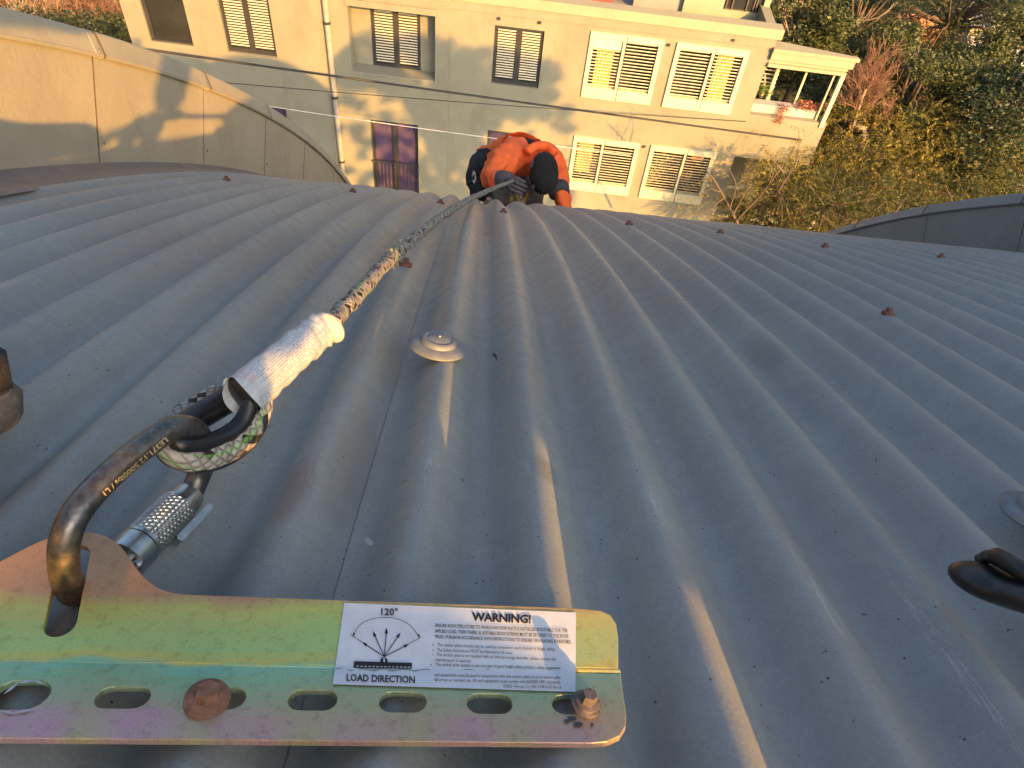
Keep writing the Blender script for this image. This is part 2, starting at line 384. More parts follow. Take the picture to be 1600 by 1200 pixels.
flash(SW_R, S0 + 31.5 * PITCH, ARC0, ARC1, 0.0045) if False else None
# building body under the roof, gutter at the eave
M_BODY = mat('rendered_wall_below_roof', (0.42, 0.38, 0.31), rough=0.8, scale=2, bump=0.1)
g = G(); n = 40
for (s0, s1) in ((SW_L - 0.10, SW_R + 0.10),):
    top = [ARC0 + (ARC1 - 0.12 - ARC0) * j / n for j in range(n + 1)]
    for a in top: g.v += [roof(s0, a, -0.06), roof(s1, a, -0.06)]
    b0 = len(g.v)
    for a in top:
        for s in (s0, s1):
            p = roof(s, a, -0.06); g.v.append(Vector((p.x, p.y, GZ)))
    for j in range(n):
        g.f.append((2*j, 2*j+1, 2*j+3, 2*j+2)); g.f.append((2*j, 2*j+2, b0+2*j+2, b0+2*j)); g.f.append((2*j+1, b0+2*j+1, b0+2*j+3, 2*j+3))
    g.f.append((0, b0, b0+1, 1)); g.f.append((2*n, 2*n+1, b0+2*n+1, b0+2*n))
build('building_body', g, M_BODY, ROOFO)
g = G(); ga, gb = roof(SW_L - 0.1, ARC1, -0.05), roof(SW_R + 0.1, ARC1, -0.05)
for p in (ga, gb): g.v += [p + Vector(q) for q in ((0, -0.02, 0), (0, -0.02, -0.1), (0, 0.1, -0.12), (0, 0.12, -0.01), (0, 0.11, -0.01), (0, 0.09, -0.1), (0, 0, -0.08), (0, 0, 0))]
for k in range(8): g.f.append((k, (k+1) % 8, (k+1) % 8 + 8, k + 8))
build('gutter', g, M_FLASH, ROOFO)

# ------------------------------------------------------------------ anchor plate
TH = 0.0035
b_p0 = on_roof(915, 1095, 0.0055); b_n = roof_n(5.03)                       # lower flange rests on the crests
def PL(px, py, h=0.0): return on_plane(px, py, b_p0 + b_n * h, b_n)
f0, f1 = PL(-40, 1031), PL(968, 1051)                                        # fold line
fd = (f1 - f0).normalized()
up_n = (Matrix.Rotation(math.radians(13), 3, fd) @ b_n).normalized()
def PU(px, py, h=0.0): return on_plane(px, py, f0 + up_n * h, up_n)
def frame_of(n, o, xd):
    y = n.cross(xd).normalized(); return o, xd, y
PLATE = tag(empty('anchor_plate', f1.lerp(f0, 0.4)), 'yellow-green zinc plated steel anchor plate with warning sticker, screwed to roof', 'anchor plate')
def plate_material():
    m = mat('zinc_chromate', (0.4, 0.4, 0.1), rough=0.36, metal=0.5, bump=0.0); n, N, L = nodes(m); b = N['Principled BSDF']
    uv = N.new('ShaderNodeUVMap'); v = uv.outputs[0]                         # UV in metres along / across the plate
    sx = N.new('ShaderNodeSeparateXYZ'); L(v, sx.inputs[0])
    nz = noise(n, L, v, 16, 3, 0.5, 0.3); nz2 = noise(n, L, v, 45, 4, 0.6)
    def math_(op, a, b_=0.0, c=None):
        x = N.new('ShaderNodeMath'); x.operation = op
        for i, q in enumerate((a, b_) if c is None else (a, b_, c)):
            if isinstance(q, (int, float)): x.inputs[i].default_value = q
            else: L(q, x.inputs[i])
        return x.outputs[0]
    warp = math_('MULTIPLY', math_('SUBTRACT', nz, 0.5), 0.022)
    y = math_('ADD', sx.outputs['Y'], warp)
    yn = math_('ADD', math_('MULTIPLY', y, 8.0), 0.5)                        # across: -0.0625 .. 0.0625 -> 0..1
    P_, Y_, GR, TL = (0.66, 0.36, 0.26), (0.60, 0.62, 0.16), (0.42, 0.66, 0.24), (0.22, 0.54, 0.38)
    OL = (0.50, 0.48, 0.22)
    c1 = ramp(n, L, yn, [(0.02, (0.46, 0.27, 0.22)), (0.14, OL), (0.28, (0.46, 0.38, 0.26)), (0.42, (0.28, 0.48, 0.28)), (0.50, TL), (0.53, Y_), (0.58, GR), (0.66, (0.46, 0.64, 0.20)), (0.74, Y_), (0.80, (0.54, 0.28, 0.18)), (0.97, (0.38, 0.21, 0.14))])
    # rainbow halo round the slots
    dx = math_('PINGPONG', math_('SUBTRACT', sx.outputs['X'], 0.011), 0.0215)   # 0 at a slot's centre
    dd = math_('SQRT', math_('ADD', math_('POWER', math_('DIVIDE', dx, 0.023), 2), math_('POWER', math_('DIVIDE', math_('ADD', y, 0.035), 0.016), 2)))
    halo = ramp(n, L, dd, [(0.35, W1), (1.05, B0)])
    hf = math_('MULTIPLY', halo, ramp(n, L, nz2, [(0.3, (0.45,) * 3), (0.6, (0.95,) * 3)]))
    c = mixc(n, L, hf, c1, (0.55, 0.32, 0.40))
    # colour drifts along the length: pinker and greyer at the right end
    xr = ramp(n, L, math_('ADD', math_('MULTIPLY', sx.outputs['X'], 1.0), 0.5), [(0.45, B0), (0.72, (0.62,) * 3)])
    c = mixc(n, L, xr, c, mixc(n, L, 0.6, c, (0.50, 0.29, 0.24)))
    lg = ramp(n, L, noise(n, L, v, 7, 2, 0.5), [(0.42, B0), (0.6, (0.75,) * 3)])
    c = mixc(n, L, lg, c, mixc(n, L, 0.45, c, (0.50, 0.36, 0.16)))
    dk = ramp(n, L, noise(n, L, v, 160, 5, 0.75), [(0.36, (0.62, 0.60, 0.56)), (0.48, W1)])
    c = mixc(n, L, 0.5, c, dk, 'MULTIPLY')
    fg = ramp(n, L, noise(n, L, v, 1400, 2, 0.7), [(0.3, (0.82,) * 3), (0.7, (1.15,) * 3)])
    c = mixc(n, L, 0.8, c, fg, 'MULTIPLY'); L(c, b.inputs['Base Color'])
    bp = N.new('ShaderNodeBump'); bp.inputs['Strength'].default_value = 0.25; bp.inputs['Distance'].default_value = 0.0004
    L(noise(n, L, v, 1100, 3), bp.inputs['Height']); L(bp.outputs[0], b.inputs['Normal'])
    L(ramp(n, L, nz2, [(0.3, (0.34,) * 3), (0.7, (0.48,) * 3)]), b.inputs['Roughness'])
    return m
M_PLATE = plate_material()
xo = PU(538, 1048); ydir_l = b_n.cross(fd).normalized(); ydir_u = up_n.cross(fd).normalized()
if ydir_l.dot(E1) < 0: ydir_l = -ydir_l
if ydir_u.dot(E1) < 0: ydir_u = -ydir_u
def loc2(p, yd): d = p - xo; return (d.dot(fd), d.dot(yd))
def smooth_loop(pts, it=2):
    for _ in range(it):
        q = []
        for i in range(len(pts)):
            a, b_ = Vector(pts[i]), Vector(pts[(i + 1) % len(pts)])
            q += [tuple(a.lerp(b_, 0.25)), tuple(a.lerp(b_, 0.75))] if (b_ - a).length > 1e-5 else [tuple(a)]
        pts = q
    return pts
def catmull(pts, sub=4, closed=False):
    P_ = [Vector(p) for p in pts]; out = []; n_ = len(P_)
    rngi = range(n_) if closed else range(n_ - 1)
    for i in rngi:
        p0 = P_[(i - 1) % n_] if closed or i > 0 else P_[i]; p1 = P_[i]; p2 = P_[(i + 1) % n_]; p3 = P_[(i + 2) % n_] if closed or i + 2 < n_ else P_[(i + 1) % n_]
        for s in range(sub):
            t = s / sub; out.append(0.5 * ((2 * p1) + (p2 - p0) * t + (2 * p0 - 5 * p1 + 4 * p2 - p3) * t * t + (3 * p1 - p0 - 3 * p2 + p3) * t ** 3))
    if not closed: out.append(P_[-1])
    return out
def map_l(x, y): return xo + fd * x + ydir_l * y
def map_u(x, y): return xo + fd * x + ydir_u * y
LX = loc2(PU(-640, 1040), ydir_u)[0]
def uvplate(o):
    me = o.data; ul = me.uv_layers.new(name='UVMap'); org = ORG[o.name]
    for l in me.loops:
        p = Vector(me.vertices[l.vertex_index].co) + org; d = p - xo; x = d.dot(fd); y = d.dot(ydir_u if d.dot(ydir_u) > 0 else ydir_l)
        ul.data[l.index].uv = (x, y)
# lower flange outline
ro = [loc2(PL(*p), ydir_l) for p in [(968, 1051), (972, 1080), (978, 1120), (977, 1138), (968, 1153), (948, 1162), (925, 1164)]]
bot = loc2(PL(0, 1157), ydir_l)
lo = [(LX, -0.0)] + [(ro[0][0], 0.0)] + ro[1:] + [(LX + 0.012, bot[1] * 1.0), (LX, bot[1] + 0.012)]
def slot(cx, cy, hl, hw, n=7):
    pts = []
    for k in range(n + 1): a = -math.pi / 2 + math.pi * k / n; pts.append((cx + hl - hw + hw * math.cos(a), cy + hw * math.sin(a)))
    for k in range(n + 1): a = math.pi / 2 + math.pi * k / n; pts.append((cx - hl + hw + hw * math.cos(a), cy + hw * math.sin(a)))
    return pts
slots = []
for (x0, x1, y0, y1) in [(-12, 78, 1066, 1112), (149, 235, 1076, 1110), (304, 384, 1078, 1111), (450, 527, 1081, 1113), (592, 666, 1084, 1116), (729, 800, 1087, 1118), (862, 932, 1089, 1119)]:
    a = loc2(PL(x0, (y0 + y1) / 2), ydir_l); b_ = loc2(PL(x1, (y0 + y1) / 2), ydir_l); t_ = loc2(PL((x0 + x1) / 2, y0), ydir_l); u_ = loc2(PL((x0 + x1) / 2, y1), ydir_l)
    slots.append(slot((a[0] + b_[0]) / 2, (t_[1] + u_[1]) / 2, (b_[0] - a[0]) / 2, abs(t_[1] - u_[1]) / 2))
sx_last = slots[0]; step_ = 0.044
for i in range(1, 4):
    slots.append([(x - step_ * i, y) for x, y in slots[0]])
lw = build('base_flange', plate_mesh([lo] + slots, map_l, b_n, TH, 0.0005), M_PLATE, PLATE); uvplate(lw)
# upper flange with the lug
lug = [(965, 1048), (965, 1000), (962, 978), (953, 964), (938, 957), (900, 953), (700, 946), (537, 941), (380, 935), (300, 932), (262, 927), (238, 915), (220, 898), (203, 874), (188, 855), (170, 843), (150, 836), (125, 836), (95, 842), (60, 853)]
lu = [loc2(PU(*p), ydir_u) for p in lug]
cx_l = loc2(PU(126, 850), ydir_u)[0]
lug_side = [q for q in lu if q[0] > cx_l + 0.004 and q[0] < loc2(PU(390, 935), ydir_u)[0]]
lu = [q for q in lu if q[0] > cx_l + 0.004]
left = [(2 * cx_l - x, y) for x, y in reversed(lug_side)]
topy = left[-1][1]
lu = [Vector((x, y)) for x, y in lu]
nfix = 8
outl = [tuple(v) for v in lu[:nfix]] + [tuple(v) for v in catmull(lu[nfix - 1:] + [Vector(q) for q in left], 3)][1:] + [(LX + 0.01, topy), (LX, topy - 0.01), (LX, 0.0)]
sa, sb = loc2(PU(96, 978), ydir_u), loc2(PU(118, 872), ydir_u); sr = (loc2(PU(118, 960), ydir_u)[0] - loc2(PU(70, 960), ydir_u)[0]) / 2
d2 = Vector((sb[0] - sa[0], sb[1] - sa[1])).normalized(); nrm2 = Vector((-d2.y, d2.x)); big = []
for k in range(9): a = math.pi * k / 8; v = Vector(sb) + (-nrm2 * math.cos(a) + d2 * math.sin(a)) * sr; big.append((v.x, v.y))
for k in range(9): a = math.pi * k / 8; v = Vector(sa) + (nrm2 * math.cos(a) - d2 * math.sin(a)) * sr; big.append((v.x, v.y))
uf = build('lug_flange', plate_mesh([outl, big], map_u, up_n, TH, 0.0005), M_PLATE, PLATE); uvplate(uf)
g = G().tube([xo + fd * LX + b_n * 0.0003, f1 + b_n * 0.0003], TH / 2 - 0.0001, 10); fo = build('fold', g, M_PLATE, PLATE, smooth=True); uvplate(fo)
# sticker
def STK(px, py, h=0.0):
    u = (px - 520) / 380; fy = 1047 + 3.5 * u
    return PU(px, py, TH / 2 + 0.0004 + h) if py < fy else PL(px, py, TH / 2 + 0.0004 + h)
g = G(); NX = 24; rows = []
for j, tv in enumerate([0, .2, .4, .6, .74, .80, .845, .9, 1]):
    for i in range(NX + 1):
        u = i / NX; tl, tr, bl, br = Vector((538, 942)), Vector((900, 957)), Vector((520, 1069)), Vector((899, 1081))
        p = tl.lerp(tr, u).lerp(bl.lerp(br, u), tv); 
        q = STK(p.x, p.y, 0.00012 * math.sin(i * 1.9 + j)); 
        if j in (5, 6): q += up_n * (0.0003 * (0.5 + 0.5 * math.sin(i * 2.7) * math.cos(i * 1.3)) * (1 if i < 17 else 0.2))
        g.v.append(q)
for j in range(8):
    for i in range(NX): p = j * (NX + 1) + i; g.f.append((p, p + 1, p + NX + 2, p + NX + 1))
STKR = build('sticker', g, M_STICK, PLATE, smooth=True, auto=30)
def sline(body, p0, p1, h, bold=0.0, hh=0.00045):
    p0, p1 = Vector(p0), Vector(p1); upv = Vector((0.02, -1.0))
    return text_g(body, lambda u, v: STK(*(p0.lerp(p1, u) + upv * (v * h)), hh), bold=bold)
T = [("WARNING!", (737.3, 969.5), (829.5, 973.4), 12.5, 0.036),
 ("ENSURE ROOF STRUCTURE TO WHICH ANCHOR PLATE IS INSTALLED IS SUITABLE FOR THE", (680.3, 979.4), (886.6, 987.7), 5.0, 0.012),
 ("APPLIED LOAD, THEN THREE (3) SUITABLE ROOF SCREWS MUST BE SECURED TO THE ROOF", (679.5, 988.2), (888.4, 996.6), 5.0, 0.012),
 ("TRUSS / PURLIN IN ACCORDANCE WITH INSTRUCTIONS TO ENSURE 15KN RATING IS REACHED.", (679, 997), (892.8, 1005.7), 5.0, 0.012),
 ("This anchor plate should only be used by competent users trained in height safety.", (683, 1009.6), (868, 1016.8), 4.8, 0),
 ("The Safety Instructions MUST be followed at all times", (682.8, 1017.7), (801, 1022.1), 4.8, 0),
 ("This anchor plate is not supplied with an internal energy absorber, please contact the", (681.9, 1024.8), (868.6, 1032.3), 4.8, 0),
 ("manufacturer if required.", (681, 1032.9), (735.8, 1035), 4.8, 0),
 ("This anchor plate system is just one part of good height safety practice, other equipment", (680.6, 1040.2), (875.6, 1046), 4.8, 0),
 ("and accessories must be used in conjunction with this anchor plate so as to ensure safer", (679, 1056.5), (876.4, 1060.6), 4.8, 0),
 ("fall arrest or restraint use. All such equipment must comply with AS/NZS 1891 standards.", (678.8, 1064), (876.4, 1068.4), 4.8, 0),
 ("\u00a92023 Werner Co. P/N 127812-02 Rev A", (786, 1074), (877, 1076), 4.4, 0),
 ("120\u00b0", (595.6, 961), (621.5, 961.5), 10.5, 0.02), ("LOAD DIRECTION", (541.4, 1063.5), (648.2, 1067), 10.5, 0.022)]
for i, (s_, a_, b_, h_, bo) in enumerate(T):
    build('printed_text', sline(s_, a_, b_, h_, bo), M_INK, STKR)
def pline(g, pts, w_):
    for a_, b_ in zip(pts[:-1], pts[1:]):
        a_, b_ = Vector(a_), Vector(b_); d = (b_ - a_).normalized(); nn_ = Vector((-d.y, d.x)) * w_ / 2
        g.poly([STK(*(a_ - nn_), 0.00045), STK(*(b_ - nn_), 0.00045), STK(*(b_ + nn_), 0.00045), STK(*(a_ + nn_), 0.00045)])
g = G()
arcp = catmull([Vector(p) for p in [(552, 992), (563.8, 975), (582, 967), (603.6, 964.7), (624, 968), (642, 978), (654, 994)]], 4); pline(g, arcp, 0.8)
pline(g, [(547.8, 991.5), (567.6, 1004.6)], 0.8); pline(g, [(657.8, 995.6), (637, 1007)], 0.8)
hub = Vector((600.4, 1026))
for e_ in [(567.6, 1004.6), (583.8, 988.6), (604.2, 983.5), (624.3, 990.9), (637, 1007.4)]:
    e_ = Vector(e_); d = (e_ - hub).normalized(); nn_ = Vector((-d.y, d.x)); pline(g, [hub, e_], 1.4)
    g.poly([STK(*(e_ + d * 3), 0.00045), STK(*(e_ - d * 6 + nn_ * 2.6), 0.00045), STK(*(e_ - d * 6 - nn_ * 2.6), 0.00045)])
for e_, d in (((552, 993), (-.4, 1)), ((655, 995), (.35, 1))):
    e_ = Vector(e_); d = Vector(d).normalized(); nn_ = Vector((-d.y, d.x)); g.poly([STK(*(e_ + d * 3), 0.00045), STK(*(e_ - d * 4 + nn_ * 1.8), 0.00045), STK(*(e_ - d * 4 - nn_ * 1.8), 0.00045)])
g.poly([STK(553.6, 1033, 0.00045), STK(644, 1035.8, 0.00045), STK(643, 1044.9, 0.00045), STK(552.3, 1043.6, 0.00045)])
g.poly([STK(600 + 6 * math.cos(a), 1032.5 + 5 * math.sin(a), 0.00045) for a in [k * math.pi / 6 for k in range(12)]])
for p_ in [(677, 1007.5), (676.5, 1016), (675.5, 1023), (674, 1039)]: g.poly([STK(p_[0] + math.cos(a), p_[1] + math.sin(a), 0.00045) for a in [k * math.pi / 3 for k in range(6)]])
build('printed_diagram', g, M_INK, STKR)
g = G()
for k in range(14): x = 557 + k * 6.2; pline(g, [(x, 1041.3 + k * .12), (x + 3.4, 1041.4 + k * .12)], 1.1)
pline(g, [(600, 1029), (600.3, 1034.5)], 2.0)
for v in g.v: v += up_n * 0.0002
build('printed_dashes', g, M_STICK, STKR)
# crease and torn edge along the fold under the sticker
g = G()
cr_ = [Vector((525, 1044))] + [Vector((540 + i * 9, 1046 + 1.2 * math.sin(i * 1.7) + i * 0.05)) for i in range(26)]
pline(g, cr_, 0.9); build('crease', g, mat('dark_crease_line', (0.12, 0.12, 0.12), rough=0.9), STKR)  # dark grey line along the crease
# the two screws through the plate, with scraped metal round the right-hand one
def big_screw(px, py, r, m, tilt):
    p = PL(px, py, TH / 2 + 0.0003); n_ = (b_n + A * tilt[0] + E1 * tilt[1]).normalized(); g = G()
    g.lathe(p, n_, [(r * 0.96, -0.001), (r, 0.0006), (r * 0.98, 0.0016), (r * 0.80, 0.0022), (r * 0.78, 0.0030), (r * 0.62, 0.0036)], 28)
    g.lathe(p, n_, [(r * 0.55, 0.003), (r * 0.55, 0.0072), (r * 0.47, 0.0082)], 6)
    return build('screw', g, m, PLATE, smooth=True, auto=35)
o_ = big_screw(324, 1094, 0.0093, M_RUST, (0.12, -0.16)); tag(o_, 'rusty brown screw with broad washer')
o_ = big_screw(915, 1102, 0.0068, M_GREYM, (0.10, -0.12)); tag(o_, 'weathered grey hexagonal screw')
g = G()
for (cx, cy, rx, ry) in [(890, 1088, 16, 3), (893, 1122, 9, 4), (903, 1131, 9, 4), (925, 1132, 3, 3), (886, 1126, 5, 3)]:
    pts = [PL(cx + rx * math.cos(a) * random.uniform(.7, 1.1), cy + ry * math.sin(a) * random.uniform(.7, 1.1), TH / 2 + 0.0003) for a in [k * math.pi / 5 for k in range(10)]]
    g.poly(pts)
build('grease_smear', g, mat('dark_grease', (0.05, 0.055, 0.06), rough=0.3, var=0.5, scale=900), PLATE)
g = G()
for (x0, y0, x1, y1) in [(5, 1085, 30, 1066), (20, 1068, 60, 1062), (50, 1062, 72, 1070), (0, 1110, 25, 1116), (20, 1114, 55, 1108)]:
    a_, b_ = Vector((x0, y0)), Vector((x1, y1)); d = (b_ - a_).normalized(); nn_ = Vector((-d.y, d.x)) * 2.2
    m_ = a_.lerp(b_, .5); g.poly([PL(*a_, .0019), PL(*(m_ - nn_), .0021), PL(*b_, .0019), PL(*(m_ + nn_), .0021)])
build('scratch', g, mat('bright_scraped_metal', (0.55, 0.6, 0.66), rough=0.35, metal=0.6), PLATE)

# ------------------------------------------------------------------ carabiner
def metal_body():
    m = mat('tarnished_steel', (0.2, 0.19, 0.16), rough=0.33, metal=0.92, var=0.3, scale=60, bump=0.2, bscale=500); n, N, L = nodes(m); b = N['Principled BSDF']
    tc = N.new('ShaderNodeTexCoord')
    f = ramp(n, L, noise(n, L, tc.outputs['Object'], 28, 4, 0.6), [(0.40, (0.13, 0.14, 0.15)), (0.52, (0.20, 0.175, 0.145)), (0.66, (0.27, 0.19, 0.125))])
    g2 = ramp(n, L, noise(n, L, tc.outputs['Object'], 260, 4, 0.7), [(0.35, (0.6,) * 3), (0.62, (1.25,) * 3)])
    L(mixc(n, L, 0.8, f, g2, 'MULTIPLY'), b.inputs['Base Color'])
    L(ramp(n, L, noise(n, L, tc.outputs['Object'], 120, 4), [(0.3, (0.26,) * 3), (0.7, (0.5,) * 3)]), b.inputs['Roughness'])
    return m
M_STEEL = metal_body()
M_ZINC = mat('zinc_plated_steel', (0.42, 0.45, 0.44), rough=0.28, metal=0.9, var=0.25, scale=90, bump=0.1)
def PXT(lst): return [at(*p) for p in lst]
CAR = tag(empty('carabiner', at(100, 900, 0.36)), 'tarnished steel carabiner with knurled locking sleeve hooked through anchor plate lug', 'carabiner')
spine = [(160, 900, .446), (135, 922, .434), (113, 924, .419), (101, 892, .403), (101, 848, .392), (117, 805, .388), (150, 764, .392), (200, 717, .402), (245, 684, .412), (268, 671, .418), (292, 668, .426), (309, 678, .440), (317, 700, .458), (316, 728, .470), (308, 750, .474), (300, 768, .474)]
cp = catmull(PXT(spine), 5)
build('body', G().tube(cp, 0.0067, 20), M_STEEL, CAR, smooth=True)
gate = PXT([(306, 758, .474), (292, 778, .472), (216, 872, .444), (190, 905, .440)])
build('gate', G().tube(catmull(gate, 4), 0.0062, 16), M_ZINC, CAR, smooth=True)
ga_, gb_ = at(283, 787, .470), at(208, 862, .446); gx = (gb_ - ga_).normalized(); gl = (gb_ - ga_).length
prof = []
build('gate_collar', G().lathe(ga_ - gx * 0.010, gx, [(0.0070, 0), (0.0088, 0.0015), (0.0095, 0.006), (0.0095, 0.0125)], 28), M_ZINC, CAR, smooth=True, auto=40)
SL0, SL1 = ga_ + gx * 0.0025, ga_ + gx * (gl - 0.006)
slv = G(); nseg, nst = 64, 44; ln = (SL1 - SL0).length
xr_ = gx.orthogonal().normalized(); yr_ = gx.cross(xr_)
for j in range(nst + 1):
    for k in range(nseg):
        e = 1.0 if 2 < j < nst - 2 else 0.0
        r_ = 0.0110 + e * 0.0006 * (abs(math.sin(k * math.pi / 4 + j * math.pi / 4)) + abs(math.sin(k * math.pi / 4 - j * math.pi / 4)) - 1)
        a = 2 * math.pi * k / nseg; slv.v.append(SL0 + gx * (ln * j / nst) + (xr_ * math.cos(a) + yr_ * math.sin(a)) * r_)
for j in range(nst):
    for k in range(nseg): p = j * nseg + k; q = j * nseg + (k + 1) % nseg; slv.f.append((p, q, q + nseg, p + nseg))
slv.f.append(tuple(range(nseg))); slv.f.append(tuple(nst * nseg + k for k in range(nseg)))
build('locking_sleeve', slv, M_ZINC, CAR)
build('sleeve_ring', G().lathe(SL1 + gx * 0.0006, gx, [(0.0108, 0), (0.0118, 0.0008), (0.0118, 0.0125), (0.0108, 0.0135)], 32), M_ZINC, CAR, smooth=True, auto=40)
build('hinge', G().lathe(SL1 + gx * 0.0135, gx, [(0.0082, 0), (0.0082, 0.014), (0.0060, 0.016)], 20), M_ZINC, CAR, smooth=True, auto=40)
hp = at(215, 882, .434)
build('rivet', G().lathe(hp, -ray(213, 883), [(0.0030, -0.004), (0.0030, 0.001), (0.0016, 0.0024)], 14), M_ZINC, CAR, smooth=True)
hc = gx.cross(ray(250, 820)).normalized()
build('latch_lever', G().box(ga_.lerp(gb_, .12) + hc * (-0.013 if hc.x < 0 else 0.013) , gx * 0.016, hc * 0.0022, gx.cross(hc) * 0.004), M_ZINC, CAR, bevel=0.0008)
# stamped lettering on the spine, read from the other side
def cartext(u, v):
    p0, p1 = Vector((257, 699)), Vector((168, 775)); d = (p1 - p0); nrm_ = Vector((d.y, -d.x)).normalized()
    p = p0.lerp(p1, u) - nrm_ * (v * 7.5) * -1.0
    c0 = at(257, 690, .389); t0 = 0.3815 + (0.3475 - 0.3815) * u
    return at(p.x, p.y, t0 - 0.0012)
M_STAMP = mat('brass_coloured_stamping', (0.75, 0.58, 0.28), rough=0.4, metal=0.4)
def project_text(body, p0, p1, h, m, parent, path, rad):
    """lettering laid on a bent bar: each vertex is set on the bar's surface facing the eye"""
    p0, p1 = Vector(p0), Vector(p1); d = p1 - p0; nrm_ = Vector((-d.y, d.x)).normalized() * (1 if -d.x < 0 else 1)
    def mp(u, v):
        q = p0.lerp(p1, u) + Vector((d.y, -d.x)).normalized() * (v * h)
        r = ray(q.x, q.y); best = None
        for a_, b_ in zip(path[:-1], path[1:]):
            ab = b_ - a_; c_ = r.cross(ab)
            if c_.length < 1e-9: continue
            # closest approach of the sight line and the bar's axis
            n_ = c_.normalized(); dist = abs(a_.dot(n_)); 
            t = (a_.cross(ab)).dot(c_) / c_.length_squared; s = (a_.cross(r)).dot(c_) / c_.length_squared
            s_ = min(1, max(0, s))
            pt = a_ + ab * s_; tt = pt.dot(r); dist = (pt - r * tt).length
            if best is None or dist < best[0]: best = (dist, tt, c_.length / ab.length)
        off = math.sqrt(max(0, rad ** 2 - min(best[0], rad * .97) ** 2))
        return r * (best[1] - off / max(best[2], .3) - 0.00035)
    build('stamped_text', text_g(body, mp, bold=0.01), m, parent)
project_text("LE371.12 5000lbs / L1", (258, 683), (160, 769), 8.0, M_STAMP, CAR, cp, 0.0067)

# ------------------------------------------------------------------ rope with thimble and label sleeve
def rope_material():
    m = mat('braided_rope_sheath', (0.3, 0.3, 0.3), rough=0.75, var=0); n, N, L = nodes(m); b = N['Principled BSDF']
    uv = N.new('ShaderNodeUVMap'); mp = N.new('ShaderNodeMapping'); L(uv.outputs[0], mp.inputs[0]); mp.inputs['Scale'].default_value = (12, 12 / 0.047 * 0.8, 1)
    rt = N.new('ShaderNodeMapping'); L(mp.outputs[0], rt.inputs[0]); rt.inputs['Rotation'].default_value = (0, 0, math.radians(45))
    fl = N.new('ShaderNodeVectorMath'); fl.operation = 'FLOOR'; L(rt.outputs[0], fl.inputs[0])
    wn = N.new('ShaderNodeTexWhiteNoise'); wn.noise_dimensions = '2D'; L(fl.outputs[0], wn.inputs['Vector'])
    sx = N.new('ShaderNodeSeparateXYZ'); L(fl.outputs[0], sx.inputs[0])
    # dark tracer strands: rows repeat
    md = N.new('ShaderNodeMath'); md.operation = 'PINGPONG'; L(sx.outputs['X'], md.inputs[0]); md.inputs[1].default_value = 3.0
    c = ramp(n, L, wn.outputs['Value'], [(0.0, (0.33, 0.31, 0.28)), (0.35, (0.42, 0.40, 0.36)), (0.55, (0.25, 0.225, 0.20)), (0.84, (0.02, 0.02, 0.02))], True)
    tr = N.new('ShaderNodeMath'); tr.operation = 'GREATER_THAN'; L(md.outputs[0], tr.inputs[0]); tr.inputs[1].default_value = 2.5
    c = mixc(n, L, tr.outputs[0], c, ramp(n, L, wn.outputs['Value'], [(0, (0.015, 0.015, 0.015)), (0.45, (0.40, 0.38, 0.35))], True))
    gf = ramp(n, L, noise(n, L, uv.outputs[0], 9, 1), [(0.60, B0), (0.64, W1)]); gm = N.new('ShaderNodeMath'); gm.operation = 'MULTIPLY'; L(gf, gm.inputs[0]); gm.inputs[1].default_value = 0.7
    c = mixc(n, L, gm.outputs[0], c, mixc(n, L, 0.7, c, (0.22, 0.50, 0.10)))
    fr = N.new('ShaderNodeVectorMath'); fr.operation = 'FRACTION'; L(rt.outputs[0], fr.inputs[0])
    s2 = N.new('ShaderNodeSeparateXYZ'); L(fr.outputs[0], s2.inputs[0])
    def pk(s):
        x = N.new('ShaderNodeMath'); x.operation = 'PINGPONG'; L(s, x.inputs[0]); x.inputs[1].default_value = 0.5; return x.outputs[0]
    mn = N.new('ShaderNodeMath'); mn.operation = 'MINIMUM'; L(pk(s2.outputs['X']), mn.inputs[0]); L(pk(s2.outputs['Y']), mn.inputs[1])
    edge = ramp(n, L, mn.outputs[0], [(0.0, (0.35,) * 3), (0.16, W1)])
    L(mixc(n, L, 0.8, c, edge, 'MULTIPLY'), b.inputs['Base Color'])
    bp = N.new('ShaderNodeBump'); bp.inputs['Strength'].default_value = 0.9; bp.inputs['Distance'].default_value = 0.0012; L(ramp(n, L, mn.outputs[0], [(0, B0), (0.3, W1)]), bp.inputs['Height']); L(bp.outputs[0], b.inputs['Normal'])
    return m
M_ROPE = rope_material()
def uvtube(name, path, rs, seg, m, parent, flat=1.0, up=None):
    g = G().tube(path, rs, seg, True, flat, up); o = build_raw(name, g, m, parent)
    me = o.data; ul = me.uv_layers.new(name='UVMap'); L_ = [0]
    for a_, b_ in zip(path[:-1], path[1:]): L_.append(L_[-1] + (b_ - a_).length)
    for p in me.polygons:
        ks_ = [vi % seg for vi in p.vertices]
        for li, vi in zip(p.loop_indices, p.vertices):
            k = vi % seg; 
            if max(ks_) == seg - 1 and min(ks_) == 0 and k == 0 and len(ks_) == 4: k = seg
            ul.data[li].uv = (k / seg, L_[vi // seg])
    return o
def build_raw(name, g, m, parent):
    org = ORG[parent.name]; me = bpy.data.meshes.new(name); me.from_pydata([tuple(v - org) for v in g.v], [], g.f); me.update()
    me.polygons.foreach_set('use_smooth', [True] * len(me.polygons)); return link(name, me, m, parent)
ROPE = tag(empty('rope', at(390, 620, .47)), 'grey and black flecked safety rope with eye running from carabiner to worker', 'rope')
rp = [(470, 555, .515), (505, 518, .545), (530, 490, .60), (565, 453, .68), (600, 414, .80), (640, 378, .96), (680, 346, 1.20), (715, 322, 1.50), (745, 306, 1.95), (775, 293, 2.6), (800, 283, 3.45), (806, 281, 3.52), (812, 300, 3.60), (815, 318, 3.66)]
rc = catmull(PXT(rp), 10)
